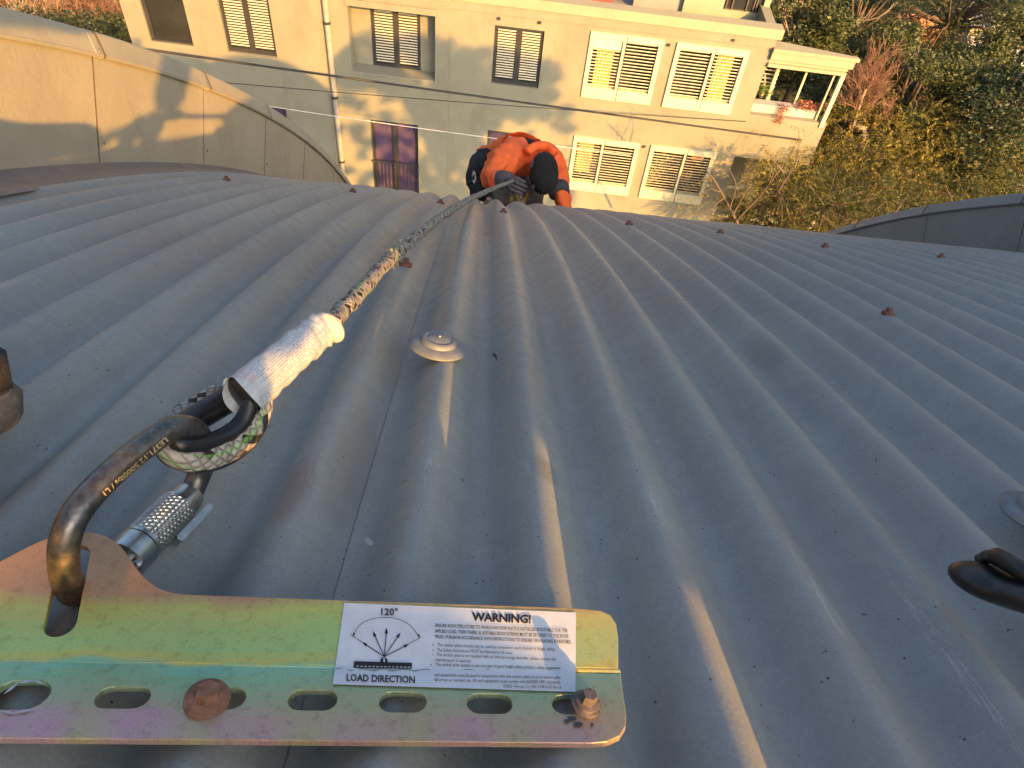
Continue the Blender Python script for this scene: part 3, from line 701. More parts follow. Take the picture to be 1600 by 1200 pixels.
rc = [p + Vector((math.sin(i * .8), math.cos(i * 1.1), math.sin(i * 1.7))) * 0.0006 * min(1, i / 20) for i, p in enumerate(rc)]
uvtube('braided_rope', rc, [0.0069] * 20 + [0.0074] * (len(rc) - 20), 16, M_ROPE, ROPE)
# loose strands of sheath pushed up on the rope
for (px, py, t, s_) in [(627, 388, .90, 1.0), (641, 380, .935, 0.8), (613, 404, .845, 1.1)]:
    g = G(); c_ = at(px, py, t)
    for k in range(26):
        d = Vector((random.gauss(0, 1), random.gauss(0, 1), random.gauss(0, 1))).normalized(); 
        g.tube([c_ + d * 0.005, c_ + d * 0.0095 * s_ + Vector((0, 0, .001)), c_ + d * 0.0105 * s_ + d.cross(Vector((0.3, .5, 1))) * 0.004], 0.0009, 4)
    build('frayed_strands', g, mat('frayed_sheath', (0.42, 0.42, 0.38), col2=(0.03, 0.05, 0.02), scale=900, rough=0.9), ROPE)
# label sleeve: flattened heat-shrink tube
def sleeve_material():
    m = mat('printed_sleeve_film', (0.62, 0.66, 0.70), rough=0.24, var=0.05); n, N, L = nodes(m); b = N['Principled BSDF']
    uv = N.new('ShaderNodeUVMap'); mp = N.new('ShaderNodeMapping'); L(uv.outputs[0], mp.inputs[0]); mp.inputs['Scale'].default_value = (16, 0.0, 1)
    def mth(op, a, b_):
        x = N.new('ShaderNodeMath'); x.operation = op
        for i, q in enumerate((a, b_)):
            if isinstance(q, (int, float)): x.inputs[i].default_value = q
            else: L(q, x.inputs[i])
        return x.outputs[0]
    sx = N.new('ShaderNodeSeparateXYZ'); L(uv.outputs[0], sx.inputs[0])
    row = mth('FLOOR', mth('MULTIPLY', sx.outputs['X'], 48), 0); rf = mth('PINGPONG', mth('MULTIPLY', sx.outputs['X'], 48), 0.5)
    cell = mth('FLOOR', mth('MULTIPLY', sx.outputs['Y'], 1100), 0)
    cb = N.new('ShaderNodeCombineXYZ'); L(row, cb.inputs[0]); L(cell, cb.inputs[1])
    wn = N.new('ShaderNodeTexWhiteNoise'); wn.noise_dimensions = '2D'; L(cb.outputs[0], wn.inputs['Vector'])
    ch = mth('MULTIPLY', mth('GREATER_THAN', wn.outputs['Value'], 0.30), mth('GREATER_THAN', rf, 0.2))
    cb2 = N.new('ShaderNodeCombineXYZ'); L(mth('FLOOR', mth('MULTIPLY', sx.outputs['X'], 9), 0), cb2.inputs[0]); L(mth('FLOOR', mth('MULTIPLY', sx.outputs['Y'], 45), 0), cb2.inputs[1])
    wn2 = N.new('ShaderNodeTexWhiteNoise'); wn2.noise_dimensions = '2D'; L(cb2.outputs[0], wn2.inputs['Vector'])
    blk = mth('GREATER_THAN', wn2.outputs['Value'], 0.35)
    inr = mth('MULTIPLY', mth('GREATER_THAN', sx.outputs['Y'], 0.008), mth('LESS_THAN', sx.outputs['Y'], 0.085))
    f = mth('MULTIPLY', mth('MULTIPLY', ch, blk), mth('MULTIPLY', inr, 0.6))
    base = ramp(n, L, noise(n, L, uv.outputs[0], 30, 4), [(0.35, (0.40, 0.44, 0.47)), (0.65, (0.56, 0.59, 0.60))])
    red = mth('MULTIPLY', mth('LESS_THAN', sx.outputs['Y'], 0.030), mth('GREATER_THAN', wn2.outputs['Value'], 0.7))
    ink = mixc(n, L, red, (0.20, 0.26, 0.33), (0.55, 0.25, 0.25))
    L(mixc(n, L, f, base, ink), b.inputs['Base Color'])
    bp = N.new('ShaderNodeBump'); bp.inputs['Strength'].default_value = 0.6; bp.inputs['Distance'].default_value = 0.002; bp.inputs['Strength'].default_value = 0.22; L(noise(n, L, uv.outputs[0], 40, 3, 0.5, 1.5), bp.inputs['Height']); L(bp.outputs[0], b.inputs['Normal'])
    return m
sp = catmull(PXT([(376, 622, .447), (395, 606, .457), (425, 580, .475), (455, 554, .495), (485, 529, .516), (502, 513, .532), (518, 508, .545)]), 6)
upv = (sp[-1] - sp[0]).cross(ray(430, 575)).normalized()
rs = []
for i in range(len(sp)):
    t = i / (len(sp) - 1); r_ = 0.0126 - 0.0020 * t + (0.0010 * math.sin(i * 2.3) if t > 0.6 else 0.0002 * math.sin(i))
    if t > 0.80: r_ -= (t - 0.80) * 0.006
    rs.append(r_)
sg = G(); seg = 28; x = None
ax = (sp[-1] - sp[0]).normalized(); vx = upv; vy = ax.cross(vx).normalized(); sb_ = ray(430, 575)
for i, p in enumerate(sp):
    for k in range(seg):
        a = 2 * math.pi * k / seg; t = i / (len(sp) - 1); wob = 1 + (0.05 * math.sin(3 * a + i * 1.3) + 0.03 * math.sin(5 * a - i * 2.1)) * (1.4 if t > .55 else .5)
        sg.v.append(p + (vx * math.cos(a) * 1.08 + vy * math.sin(a) * 0.72) * rs[i] * wob + ax * (0.003 * math.cos(2 * a) if i == 0 else 0))
for i in range(len(sp) - 1):
    for k in range(seg): p_ = i * seg + k; q_ = i * seg + (k + 1) % seg; sg.f.append((p_, q_, q_ + seg, p_ + seg))
build('sleeve_dark_fill', G().ellip(sp[3], vx * 0.0125, vy * 0.0085, ax * 0.004), M_BLACK, ROPE, smooth=True)  # added dark fill so the sleeve's hollow end shows no light
so_ = build_raw('label_sleeve', sg, sleeve_material(), ROPE)
ul = so_.data.uv_layers.new(name='UVMap'); ln_ = (sp[-1] - sp[0]).length
for p in so_.data.polygons:
    ks_ = [vi % seg for vi in p.vertices]
    for li, vi in zip(p.loop_indices, p.vertices):
        k = vi % seg; k = seg if (max(ks_) == seg - 1 and k == 0) else k
        ul.data[li].uv = (k / seg, ln_ * (vi // seg) / (len(sp) - 1))
build('sleeve_stitched_end', G().ellip(at(516, 512, .535), vx * 0.0125, vy * 0.009, ax * 0.006), mat('bunched_film', (0.46, 0.45, 0.40), rough=0.5, scale=200, bump=0.8, bscale=400), ROPE, smooth=True)
# thimble: a teardrop of black plastic channel, the rope lies in it
eye_in = [(392, 612, .452), (388, 640, .452), (374, 664, .450), (345, 684, .443), (305, 697, .430), (278, 692, .424), (276, 674, .432), (300, 650, .444), (335, 628, .456), (366, 612, .466)]
thp = catmull(PXT(eye_in), 5)
build('thimble', G().tube(thp, 0.0052, 14), M_BLACK, ROPE, smooth=True)
inner2 = catmull(PXT([(286, 684, .446), (300, 662, .455), (335, 640, .464), (366, 622, .468)]), 5)
build('thimble', G().tube(inner2, 0.0070, 12), M_BLACK, ROPE, smooth=True)
rl = catmull(PXT([(404, 618, .462), (400, 646, .460), (385, 676, .457), (352, 700, .449), (312, 713, .438), (279, 708, .430), (266, 692, .434), (275, 668, .447), (300, 647, .458), (345, 620, .470)]), 6)
uvtube('rope_eye', rl, 0.0088, 18, M_ROPE, ROPE)
rim = catmull(PXT([(412, 624, .474), (409, 655, .472), (394, 690, .468), (358, 718, .460), (313, 731, .449), (275, 724, .440), (258, 703, .442), (262, 690, .450)]), 6)
build('thimble_rim', G().tube(rim, 0.0034, 10), M_BLACK, ROPE, smooth=True)

# ------------------------------------------------------------------ loose things on the roof
def dome(px, py, r, tilt, label, half=False):
    p = on_roof(px, py, 0.005); a_ = 5.3; n_ = (roof_n(a_) + A * tilt[0] + E1 * tilt[1]).normalized(); base = p
    D = tag(empty('dome_cap', base), label, 'metal cap')
    build('brim', G().lathe(base, n_, [(r * 0.97, 0.0), (r, 0.0012), (r * 0.98, 0.0024), (r * 0.80, 0.0048), (r * 0.62, 0.0060)], 40), M_GALV, D, smooth=True, auto=50)
    build('crown', G().lathe(base, n_, [(r * 0.64, 0.0055), (r * 0.60, 0.0085), (r * 0.54, 0.0100), (r * 0.48, 0.0104), (r * 0.43, 0.0096), (r * 0.36, 0.0104), (r * 0.25, 0.0116), (r * 0.10, 0.0120)], 36), M_GALV, D, smooth=True, auto=50)
    build('rivet', G().lathe(base + n_ * 0.0118, n_, [(0.0022, 0), (0.0018, 0.0012), (0.0008, 0.0018)], 10), M_ZINC, D, smooth=True)
    return D
dome(684, 543, 0.0285, (0.10, -0.10), 'round galvanised dome cap on the roof ridge beside the rope')
dome(1623, 806, 0.0265, (0.0, -0.1), 'pale galvanised cap cut by the right edge of the frame')
# black folded rubber strap at the right edge
ST = tag(empty('rubber_strap', on_roof(1600, 900)), 'glossy black folded rubber strap end lying on the roof at right', 'strap')
cs = PXT([(1518, 888, .515), (1535, 905, .505), (1580, 922, .500), (1640, 938, .49), (1720, 950, .49)])
g = G().tube(catmull(cs, 6), [0.005, 0.009, 0.0125, 0.0150, 0.0165, 0.0175, 0.018] + [0.0185] * 18, 20, True, 0.5, roof_n(5.2)); build('strap_body', g, M_BLACK, ST, smooth=True)
cs = PXT([(1530, 873, .515), (1556, 870, .500), (1585, 885, .490), (1620, 905, .485), (1700, 930, .48)])
g = G().tube(catmull(cs, 6), [0.0028] * 3 + [0.004] * 3 + [0.0052] * 19, 12); build('strap_fold', g, M_BLACK, ST, smooth=True)
# flake of paint and a curled leaf
g = G(); c_ = on_roof(575, 847, -0.004); pts = [(569, 842), (576, 840), (583, 846), (582, 853), (575, 851)]
g.poly([on_roof(x_, y_, -0.0045) for x_, y_ in pts]); n0 = len(g.v)
top_ = [on_roof(x_, y_, -0.0037) for x_, y_ in pts]; g.poly(top_)
for i in range(5): g.f.append((i, (i + 1) % 5, (i + 1) % 5 + 5, i + 5))
tag(build('paint_flake', g, mat('pale_flake', (0.30, 0.32, 0.33), scale=200, rough=0.7)), 'small pale grey flake lying in a roof valley above plate', 'flake')
g = G().tube(catmull([on_roof(770, 553, 0.001), on_roof(774, 556, 0.004), on_roof(777, 563, 0.001)], 4), [0.0004, 0.0012, 0.0015, 0.0015, 0.0013, 0.0012, 0.001, 0.0006, 0.0003], 6)
tag(build('dry_twig', g, mat('dark_twig', (0.02, 0.018, 0.015)), smooth=True), 'tiny black curled twig on the roof right of dome cap', 'twig')
#PART2
# ------------------------------------------------------------------ the rendered apartment block opposite
PSI = math.radians(0.4); FU = Vector((math.cos(PSI), math.sin(PSI), 0)); FN = Vector((-math.sin(PSI), math.cos(PSI), 0)); DD = 17.0
def F(x, z, d=0.0): return FU * x + FN * (DD + d) + Vector((0, 0, z))
UZ = Vector((0, 0, 1))
def fbox(g, x0, x1, z0, z1, d0, d1):
    return g.box(F((x0 + x1) / 2, (z0 + z1) / 2, (d0 + d1) / 2), FU * (x1 - x0) / 2, FN * (d1 - d0) / 2, UZ * (z1 - z0) / 2)
M_REND = mat('cream_render', (0.190, 0.195, 0.155), rough=0.85, scale=0.9, col2=(0.228, 0.236, 0.188), bump=0.25, bscale=25)
streaks(M_REND, (0.14, 0.135, 0.11), 0.5, 2.2)
M_CAP = mat('pale_cap_render', (0.27, 0.28, 0.21), rough=0.8, var=0.06, scale=2)
M_OPAL = mat('cream_window_frame', (0.52, 0.53, 0.38), rough=0.5, var=0.04, scale=3)
M_SLAT = mat('white_blind_slat', (0.58, 0.56, 0.46), rough=0.5, var=0.08, scale=4)
M_DKF = mat('charcoal_window_frame', (0.035, 0.038, 0.042), rough=0.4, var=0.15, scale=3)
M_INT = mat('dark_interior', (0.035, 0.028, 0.022), rough=0.9, var=0.5, scale=2)
M_CURT = mat('orange_curtain', (0.60, 0.34, 0.12), rough=0.9, scale=5, var=0.12)
M_GLASSD = mat('dark_reflecting_glass', (0.022, 0.025, 0.028), rough=0.06, var=0.3, scale=1.5, spec=0.9)
M_GLASSP = mat('glass_violet_reflection', (0.045, 0.035, 0.11), rough=0.12, scale=1.6, col2=(0.11, 0.08, 0.13), spec=0.8)  # violet of the reflection painted into the pane colour
M_GLASSB = mat('pale_blue_glass', (0.25, 0.32, 0.40), rough=0.1, var=0.3, scale=3)
B = tag(empty('apartment_building', F(-2.5, GZ, 3)), 'cream rendered apartment block with shuttered windows opposite the roof', 'building')
WIN1, DOOR0 = (-7.70, -8.42, -6.50, -7.02), (-7.70, -11.95, -6.50, -9.73)
hA = [(-9.56, -8.39, -8.52, -6.95), WIN1, (-4.68, -8.53, -2.66, -6.93), (-4.34, -11.95, -3.10, -9.73), DOOR0]
hB = [(-1.30, -8.42, -0.15, -7.05), (-1.31, -11.95, -0.16, -9.66), (0.90, -8.46, 2.58, -6.91), (2.88, -8.46, 4.54, -6.92), (0.90, -11.06, 2.58, -9.51), (2.87, -11.06, 4.54, -9.50)]
def wallpiece(x0, x1, z0, z1, holes, d, th, name='wall', m=M_REND):
    g = plate_mesh([rect(x0, z0, x1, z1)] + [rect(*h) for h in holes], lambda x, y: F(x, y, d + th / 2), -FN, th)
    return build(name, g, m, B)
wallpiece(-10.05, -2.33, GZ, -6.42, hA, -0.06, 0.30)
wallpiece(-2.33, 5.02, GZ, -6.42, hB, 0.0, 0.24)
g = G(); fbox(g, -10.05, -9.8, GZ, -6.42, 0.24, 8); fbox(g, 4.80, 5.02, GZ, -6.42, 0.24, 6); fbox(g, -10.0, 5.0, GZ, -6.9, 7.8, 8.0); build('side_wall', g, M_REND, B)
g = G(); fbox(g, -9.8, 4.8, -6.98, -6.88, 0.24, 7.8); fbox(g, -9.8, 4.8, -9.3, -9.1, 0.30, 7.8); build('roof_deck', g, mat('grey_roof_membrane', (0.25, 0.24, 0.22), rough=0.9), B)
g = G(); fbox(g, -9.75, 4.75, GZ, -6.95, 1.6, 1.7); build('interior_backing', g, M_INT, B)
g = G(); fbox(g, -10.12, -2.36, -6.62, -6.38, -0.12, 0.30); fbox(g, -2.36, 5.14, -6.60, -6.38, -0.06, 0.30); build('parapet_cap', g, M_CAP, B, bevel=0.01)
g = G(); fbox(g, -10.08, -2.35, -6.80, -6.62, -0.085, -0.062); fbox(g, -2.35, 5.04, -6.80, -6.60, -0.025, -0.003); build('string_course', g, M_REND, B)
# recessed bay
wallpiece(-4.90, -2.45, -8.75, -6.8, [(-4.26, -8.55, -3.08, -7.10)], 0.36, 0.12, 'recess_wall')
g = G(); fbox(g, -4.72, -2.62, -6.98, -6.84, -0.10, 0.0); build('lintel', g, M_REND, B)
g = G(); fbox(g, -4.68, -2.66, -8.56, -8.50, -0.09, 0.36); build('recess_sill', g, M_REND, B)
SLATM = {}
def slat_mesh(w_, h_, d_):
    key = (round(w_, 3), h_, d_)
    if key not in SLATM:
        me = bpy.data.meshes.new('slat'); bm = bmesh.new(); bmesh.ops.create_cube(bm, size=1)
        for v in bm.verts:
            z = v.co.z * h_; y = v.co.y * d_; v.co = FU * (v.co.x * w_) + FN * y + UZ * (z - y * 0.75)
        bm.to_mesh(me); bm.free(); me.materials.append(M_SLAT); SLATM[key] = me
    return SLATM[key]
def shutter_window(x0, z0, x1, z1, d, name='shutter_window', n=19, glass=None, label=None):
    g = G(); fw_ = 0.07; xm = (x0 + x1) / 2
    W_ = None
    for (a, b, c, e) in ((x0, x0 + fw_, z0, z1), (x1 - fw_, x1, z0, z1), (x0 + fw_, x1 - fw_, z1 - fw_ * 1.1, z1), (x0 + fw_, x1 - fw_, z0, z0 + fw_ * 1.4), (xm - 0.065, xm + 0.065, z0 + fw_ * 1.4, z1 - fw_ * 1.1)):
        fbox(g, a, b, c, e, d, d + 0.07)
    W_ = build(name, g, M_DKF, B)
    if label: W_['label'] = label
    g = G(); fbox(g, x0 + 0.02, x1 - 0.02, z0 + 0.02, z1 - 0.02, d + 0.075, d + 0.09)
    q = build('pane', g, glass or M_GLASSD, W_)
    if n:
        lw_ = (x1 - x0) / 2 - fw_ - 0.075; zz0, zz1 = z0 + fw_ * 1.4 + 0.02, z1 - fw_ * 1.1 - 0.02
        for sx_ in (-1, 1):
            xc = xm + sx_ * (0.067 + lw_ / 2)
            for i in range(n):
                z = zz0 + (zz1 - zz0) * (i + 0.5) / n
                link('slat', slat_mesh(lw_ - 0.008, 0.026, 0.040), None, W_, F(xc, z, d + 0.038) - ORG[W_.name])
    return W_
shutter_window(*WIN1, 0.02)
shutter_window(-4.26, -8.55, -3.08, -7.10, 0.38)
shutter_window(-1.30, -8.42, -0.15, -7.05, 0.06)
W_ = shutter_window(-9.56, -8.39, -8.52, -6.95, 0.02, 'picture_window', 0)
[bpy.data.objects.remove(c) for c in list(W_.children)]; bpy.data.objects.remove(W_); g = G(); fbox(g, -9.55, -8.53, -8.38, -6.96, 0.05, 0.07); pw = build('picture_window', g, M_GLASSD, B)
g = G()
for (a, b, c, e) in ((-9.56, -9.50, -8.39, -6.95), (-8.56, -8.52, -8.39, -6.95), (-9.50, -8.56, -8.39, -8.35), (-9.50, -9.47, -8.35, -6.95)): fbox(g, a, b, c, e, 0.0, 0.04)
build('window_frame', g, M_DKF, pw)
def balcony_door(x0, z0, x1, z1, rail=True):
    W_ = shutter_window(x0, z0, x1, z1, 0.05, 'balcony_door', 0, M_GLASSP)
    if rail:
        g = G(); fbox(g, x0 - 0.02, x1 + 0.02, -10.92, -10.88, -0.10, -0.075); build('balustrade_rail', g, M_DKF, W_)
        for i in range(13):
            x = x0 + 0.03 + (x1 - x0 - 0.06) * i / 12; g = G(); fbox(g, x - 0.008, x + 0.008, -11.9, -10.92, -0.095, -0.08)
            build('baluster', g, M_DKF, W_)
    return W_
balcony_door(-4.34, -11.95, -3.10, -9.73); balcony_door(*DOOR0); balcony_door(-1.31, -11.95, -0.16, -9.66)
def louvre_window(x0, z0, x1, z1, mull, closed=0, curt=None, plants=False, swap=False):
    g = G(); t, b_, s_ = 0.13, 0.26, 0.10; pr = -0.05
    fbox(g, x0, x0 + s_, z0, z1, pr, 0.10); fbox(g, x1 - s_, x1, z0, z1, pr, 0.10)
    fbox(g, x0 + s_, x1 - s_, z1 - t, z1, pr, 0.10); fbox(g, x0 + s_, x1 - s_, z0, z0 + b_, pr, 0.10)
    W_ = build('louvre_window', g, M_OPAL, B)
    g = G(); fbox(g, mull - 0.03, mull + 0.03, z0 + 0.01, z1 - 0.03, pr - 0.012, 0.06); build('mullion', g, M_OPAL, W_)
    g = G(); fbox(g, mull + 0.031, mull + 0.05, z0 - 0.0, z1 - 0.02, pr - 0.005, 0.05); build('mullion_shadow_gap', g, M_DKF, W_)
    n = 15; zz0, zz1 = z0 + b_ + 0.01, z1 - t - 0.01
    for (a, c) in ((x0 + s_, mull - 0.03), (mull + 0.05, x1 - s_)):
        for i in range(n):
            z = zz0 + (zz1 - zz0) * (i + 0.5) / n; wd = c - a - 0.006
            if closed and a < mull - 0.1 and i >= n - closed:
                o = link('slat', slat_mesh(wd, 0.074, 0.012), None, W_, F((a + c) / 2, z, 0.0) - ORG[W_.name])
            else: link('slat', slat_mesh(wd, 0.018, 0.042), None, W_, F((a + c) / 2, z, 0.02) - ORG[W_.name])
    for (ca, cb, cz0, cz1) in (curt or []):
        g = G(); nn = 14
        for i in range(nn + 1):
            x = ca + (cb - ca) * i / nn; dd_ = 0.13 + 0.012 * math.sin(i * 2.2)
            g.v += [F(x, cz0, dd_), F(x, cz1, dd_)]
        for i in range(nn): g.f.append((2 * i, 2 * i + 2, 2 * i + 3, 2 * i + 1))
        g.v += [v + FN * 0.004 for v in g.v]; k_ = 2 * nn + 2
        for i in range(nn): g.f.append((k_ + 2 * i, k_ + 2 * i + 1, k_ + 2 * i + 3, k_ + 2 * i + 2))
        build('curtain', g, M_CURT, W_)
    g = G(); fbox(g, x0 + 0.02, x1 - 0.02, z0 + 0.02, z1 - 0.02, 0.55, 0.57); build('room_backing', g, M_INT, W_)
    if plants:
        g = G()
        for (px_, pz_) in plants:
            for k in range(70):
                c_ = F(px_ + random.gauss(0, .12), pz_ + random.gauss(0, .14), 0.14 + random.uniform(0, .1)); d = Vector((random.gauss(0, 1), random.gauss(0, .3), random.gauss(0, 1))).normalized(); e = d.cross(FN).normalized()
                g.poly([c_ - d * .045, c_ + e * .012, c_ + d * .045, c_ - e * .012])
        build('plant_leaves', g, mat('window_plant_leaf', (0.28, 0.26, 0.06), rough=0.6), W_)
    return W_
louvre_window(0.90, -8.46, 2.58, -6.91, 1.70, 3, [(1.12, 1.52, -8.2, -7.32)])
louvre_window(2.88, -8.46, 4.54, -6.92, 3.74, 0, [(3.90, 4.28, -8.2, -7.15)])
louvre_window(0.90, -11.06, 2.58, -9.51, 1.66, 0, [(1.06, 1.45, -10.6, -9.7)], [(1.35, -10.35)])
louvre_window(2.87, -11.06, 4.54, -9.50, 3.78, 0, [(4.0, 4.3, -9.85, -9.66)], [(3.15, -10.5), (4.05, -10.45), (3.3, -10.1)])
for x, z in ((-1.25, -6.86), (-0.32, -6.84), (2.66, -6.98), (4.05, -6.70), (2.66, -9.55)):
    g = G(); fbox(g, x, x + 0.07, z - 0.05, z, -0.05, 0.0); build('wall_fitting', g, M_DKF, B)
# joint between the two wall fronts is the step itself; drain pipe
g = G().tube([F(-5.16, -6.5, -0.13), F(-5.16, GZ, -0.13)], 0.07, 14); dp = build('drain_pipe', g, mat('grey_painted_pipe', (0.28, 0.28, 0.26), rough=0.5), B, smooth=True, auto=40)
for z in (-7.4, -9.2, -11.0):
    g = G().tube([F(-5.16, z - .03, -0.13), F(-5.16, z + .03, -0.13)], 0.08, 14); build('pipe_bracket', g, M_DKF, dp, smooth=True, auto=40)
# corner balconies
def wedge(g, x0, x1, z0, z1, d0, db):
    g.hexa([F(x0, z0, d0), F(x1, z0, d0), F(x1 - 0.02, z0, d0 + 0.12), F(x0, z0, db), F(x0, z1, d0), F(x1, z1, d0), F(x1 - 0.02, z1, d0 + 0.12), F(x0, z1, db)]); return g
g = G(); wedge(g, 5.02, 6.98, -6.84, -6.76, -0.14, 0.36); wedge(g, 5.02, 6.92, -7.02, -6.841, -0.10, 0.45); wedge(g, 5.02, 6.86, -7.12, -7.021, -0.02, 0.45); wedge(g, 5.02, 6.84, -7.20, -7.121, -0.08, 0.45)
build('balcony_roof', g, M_CAP, B, bevel=0.008)
for x, d, r in ((6.80, 0.0, .045), (6.66, 0.12, .02), (6.10, 0.38, .022), (5.50, 0.62, .03)):
    g = G(); fbox(g, x - r, x + r, -8.5, -7.20, d - r, d + r); build('balcony_post', g, M_OPAL, B)
g = G(); fbox(g, 5.02, 6.92, -9.55, -8.40, 0.0, 0.16); wedge(g, 5.02, 6.90, -9.55, -9.3, 0.16, 1.2); build('balcony_wall', g, M_REND, B)
g = G(); fbox(g, 5.05, 6.7, -8.42, -8.20, 0.16, 0.42); build('planter_box', g, mat('planter_grey', (.35, .35, .34)), B)
for i in range(9):
    for x in (5.12, 5.5):
        link('balcony_louvre', slat_mesh(0.30, 0.02, 0.05), None, B, F(x * 0.55 + 2.42, -7.32 - i * 0.10, 0.75) - ORG[B.name])
g = G(); fbox(g, 5.55, 6.55, -8.30, -8.26, 0.46, 0.50); fbox(g, 5.46, 5.54, -8.34, -7.2, 0.60, 0.66); build('balcony_bench', g, M_OPAL, B)
g = G(); fbox(g, 5.02, 7.0, GZ, -9.55, 1.5, 1.7); fbox(g, 5.02, 6.92, -11.9, -11.7, 0.0, 1.5); fbox(g, 6.35, 6.60, -11.7, -9.55, 0.0, 0.25); build('loggia_wall', g, M_REND, B)
g = G(); fbox(g, 5.85, 6.35, -10.35, -9.60, 0.02, 0.05); lgp = build('loggia_window', g, M_GLASSD, B)
g = G(); fbox(g, 5.88, 6.30, -9.85, -9.63, 0.0, 0.015); build('pane', g, M_GLASSB, lgp)
g = G(); fbox(g, 5.10, 6.9, -10.45, -10.40, -0.03, 0.02); fbox(g, 5.10, 6.9, -11.35, -11.31, -0.03, 0.02); build('loggia_rail', g, M_OPAL, B)
# things on the building's flat roof
PH = tag(empty('rooftop_penthouse', F(3.4, -6.88, 2)), 'yellow penthouse with glazed corner standing on the flat roof at top', 'penthouse')
g = G(); fbox(g, 1.86, 3.02, -6.88, -5.2, 1.45, 1.55); build('wall', g, mat('bluish_grey_wall', (0.20, 0.23, 0.25), rough=0.6), PH)
g = G(); fbox(g, 3.02, 3.95, -6.88, -5.3, 1.3, 1.5); fbox(g, 3.02, 3.2, -6.88, -5.3, 1.5, 4); fbox(g, 3.90, 5.12, -5.86, -5.74, 1.1, 3.2); build('wall', g, M_CAP, PH)
g = G(); fbox(g, 3.32, 3.66, -6.30, -5.6, 1.26, 1.3); q = build('window', g, M_DKF, PH); g = G(); fbox(g, 3.37, 3.61, -6.26, -5.65, 1.24, 1.26); build('pane', g, M_GLASSB, q)
g = G(); fbox(g, 3.95, 4.86, -6.6, -5.86, 1.4, 1.44); q = build('window', g, M_GLASSD, PH)
for x in (4.02, 4.16, 4.50, 4.66, 4.72): g = G(); fbox(g, x - .012, x + .012, -6.6, -5.86, 1.36, 1.4); build('window_bar', g, M_GREYM, q)
g = G(); fbox(g, 4.86, 5.0, -6.88, -5.86, 1.3, 1.5); fbox(g, 3.95, 4.86, -6.88, -6.6, 1.32, 1.5); build('corner_post', g, M_CAP, PH)
DI = tag(empty('satellite_dish', F(1.9, -6.38, 1.0)), 'grey satellite dish on a tripod behind the parapet of the block', 'dish')
g = G().lathe(F(1.9, -5.85, 1.0), Vector((.35, -.8, .5)), [(0.02, 0), (0.18, .02), (0.32, .07), (0.40, .13), (0.395, .135), (0.31, .08), (0.17, .03)], 24); build('reflector', g, mat('dish_grey', (.16, .17, .18), rough=.5), DI, smooth=True)
g = G()
for dx in (-.22, 0, .25): g.tube([F(1.9, -5.9, 1.05), F(1.9 + dx, -6.40, 0.8 if dx else 1.3)], 0.02, 6)
build('tripod', g, M_OPAL, DI)
g = G(); fbox(g, 0.75, 1.35, -6.88, -6.22, 0.9, 1.3); tag(build('roof_crate', g, mat('faded_red_plastic', (0.30, 0.07, 0.07), rough=.6)), 'faded red crate standing on the flat roof of the cream block', 'crate')
# planter with red succulents on the balcony
def leaf_cloud(name, centres, rad, n, size, m, parent=None, base=None, aspect=3.0, droop=0.0, flat=0.3, bias=None):
    """n real leaves scattered through ellipsoidal clumps"""
    cs = np.array([tuple(c) for c in centres]); rd = np.array(rad, dtype=float)
    if rd.ndim == 1: rd = np.repeat(rd[:, None], 3, 1)
    idx = rng.choice(len(cs), n, p=(rd.prod(1) ** (2 / 3)) / (rd.prod(1) ** (2 / 3)).sum())
    d = rng.normal(size=(n, 3)); d /= np.linalg.norm(d, axis=1)[:, None]; rr = rng.random(n) ** (0.45)
    p = cs[idx] + d * rr[:, None] * rd[idx]
    a = rng.normal(size=(n, 3)); a[:, 2] *= flat
    if bias is not None: a = a * 0.6 + np.array(bias)
    a += d * 0.7; a[:, 2] -= droop; a /= np.linalg.norm(a, axis=1)[:, None]
    b = np.cross(a, rng.normal(size=(n, 3))); b /= np.linalg.norm(b, axis=1)[:, None]
    s = size * rng.uniform(0.6, 1.35, n)[:, None]; hl = a * s / 2; hw = b * s / 2 / aspect
    v = np.stack([p - hl, p + hw, p + hl, p - hw], 1).reshape(-1, 3)
    org = np.array(tuple(ORG[parent.name] if parent else (base or (0, 0, 0))))
    v = (v - org).astype(np.float32)
    me = bpy.data.meshes.new(name); me.vertices.add(4 * n); me.vertices.foreach_set('co', v.ravel())
    me.loops.add(4 * n); me.loops.foreach_set('vertex_index', np.arange(4 * n, dtype=np.int32)); me.polygons.add(n)
    me.polygons.foreach_set('loop_start', np.arange(0, 4 * n, 4, dtype=np.int32)); me.update(); me.validate()
    return link(name, me, m, parent, None if parent else org)
def leafmat(name, c1, c2, c3, trans=0.25, rough=0.55, scale=1.2):
    m = bpy.data.materials.new(name); m.use_nodes = True; n = m.node_tree; L = n.links.new; b = n.nodes['Principled BSDF']; N = n.nodes
    geo = N.new('ShaderNodeNewGeometry'); tc = N.new('ShaderNodeTexCoord')
    c = ramp(n, L, geo.outputs['Random Per Island'], [(0.0, c1), (0.55, c2), (1.0, c3)])
    f = ramp(n, L, noise(n, L, tc.outputs['Object'], scale, 3), [(0.35, (0.7,) * 3), (0.65, (1.3,) * 3)])
    c = mixc(n, L, 0.7, c, f, 'MULTIPLY'); L(c, b.inputs['Base Color']); b.inputs['Roughness'].default_value = rough
    tr = N.new('ShaderNodeBsdfTranslucent'); L(c, tr.inputs[0]); mx = N.new('ShaderNodeMixShader'); mx.inputs[0].default_value = trans
    L(b.outputs[0], mx.inputs[1]); L(tr.outputs[0], mx.inputs[2]); L(mx.outputs[0], N['Material Output'].inputs[0]); return m
PLR = tag(empty('succulent_planting', F(6.0, -8.3, 0.25)), 'red and green trailing succulents in the balcony planter', 'plant')
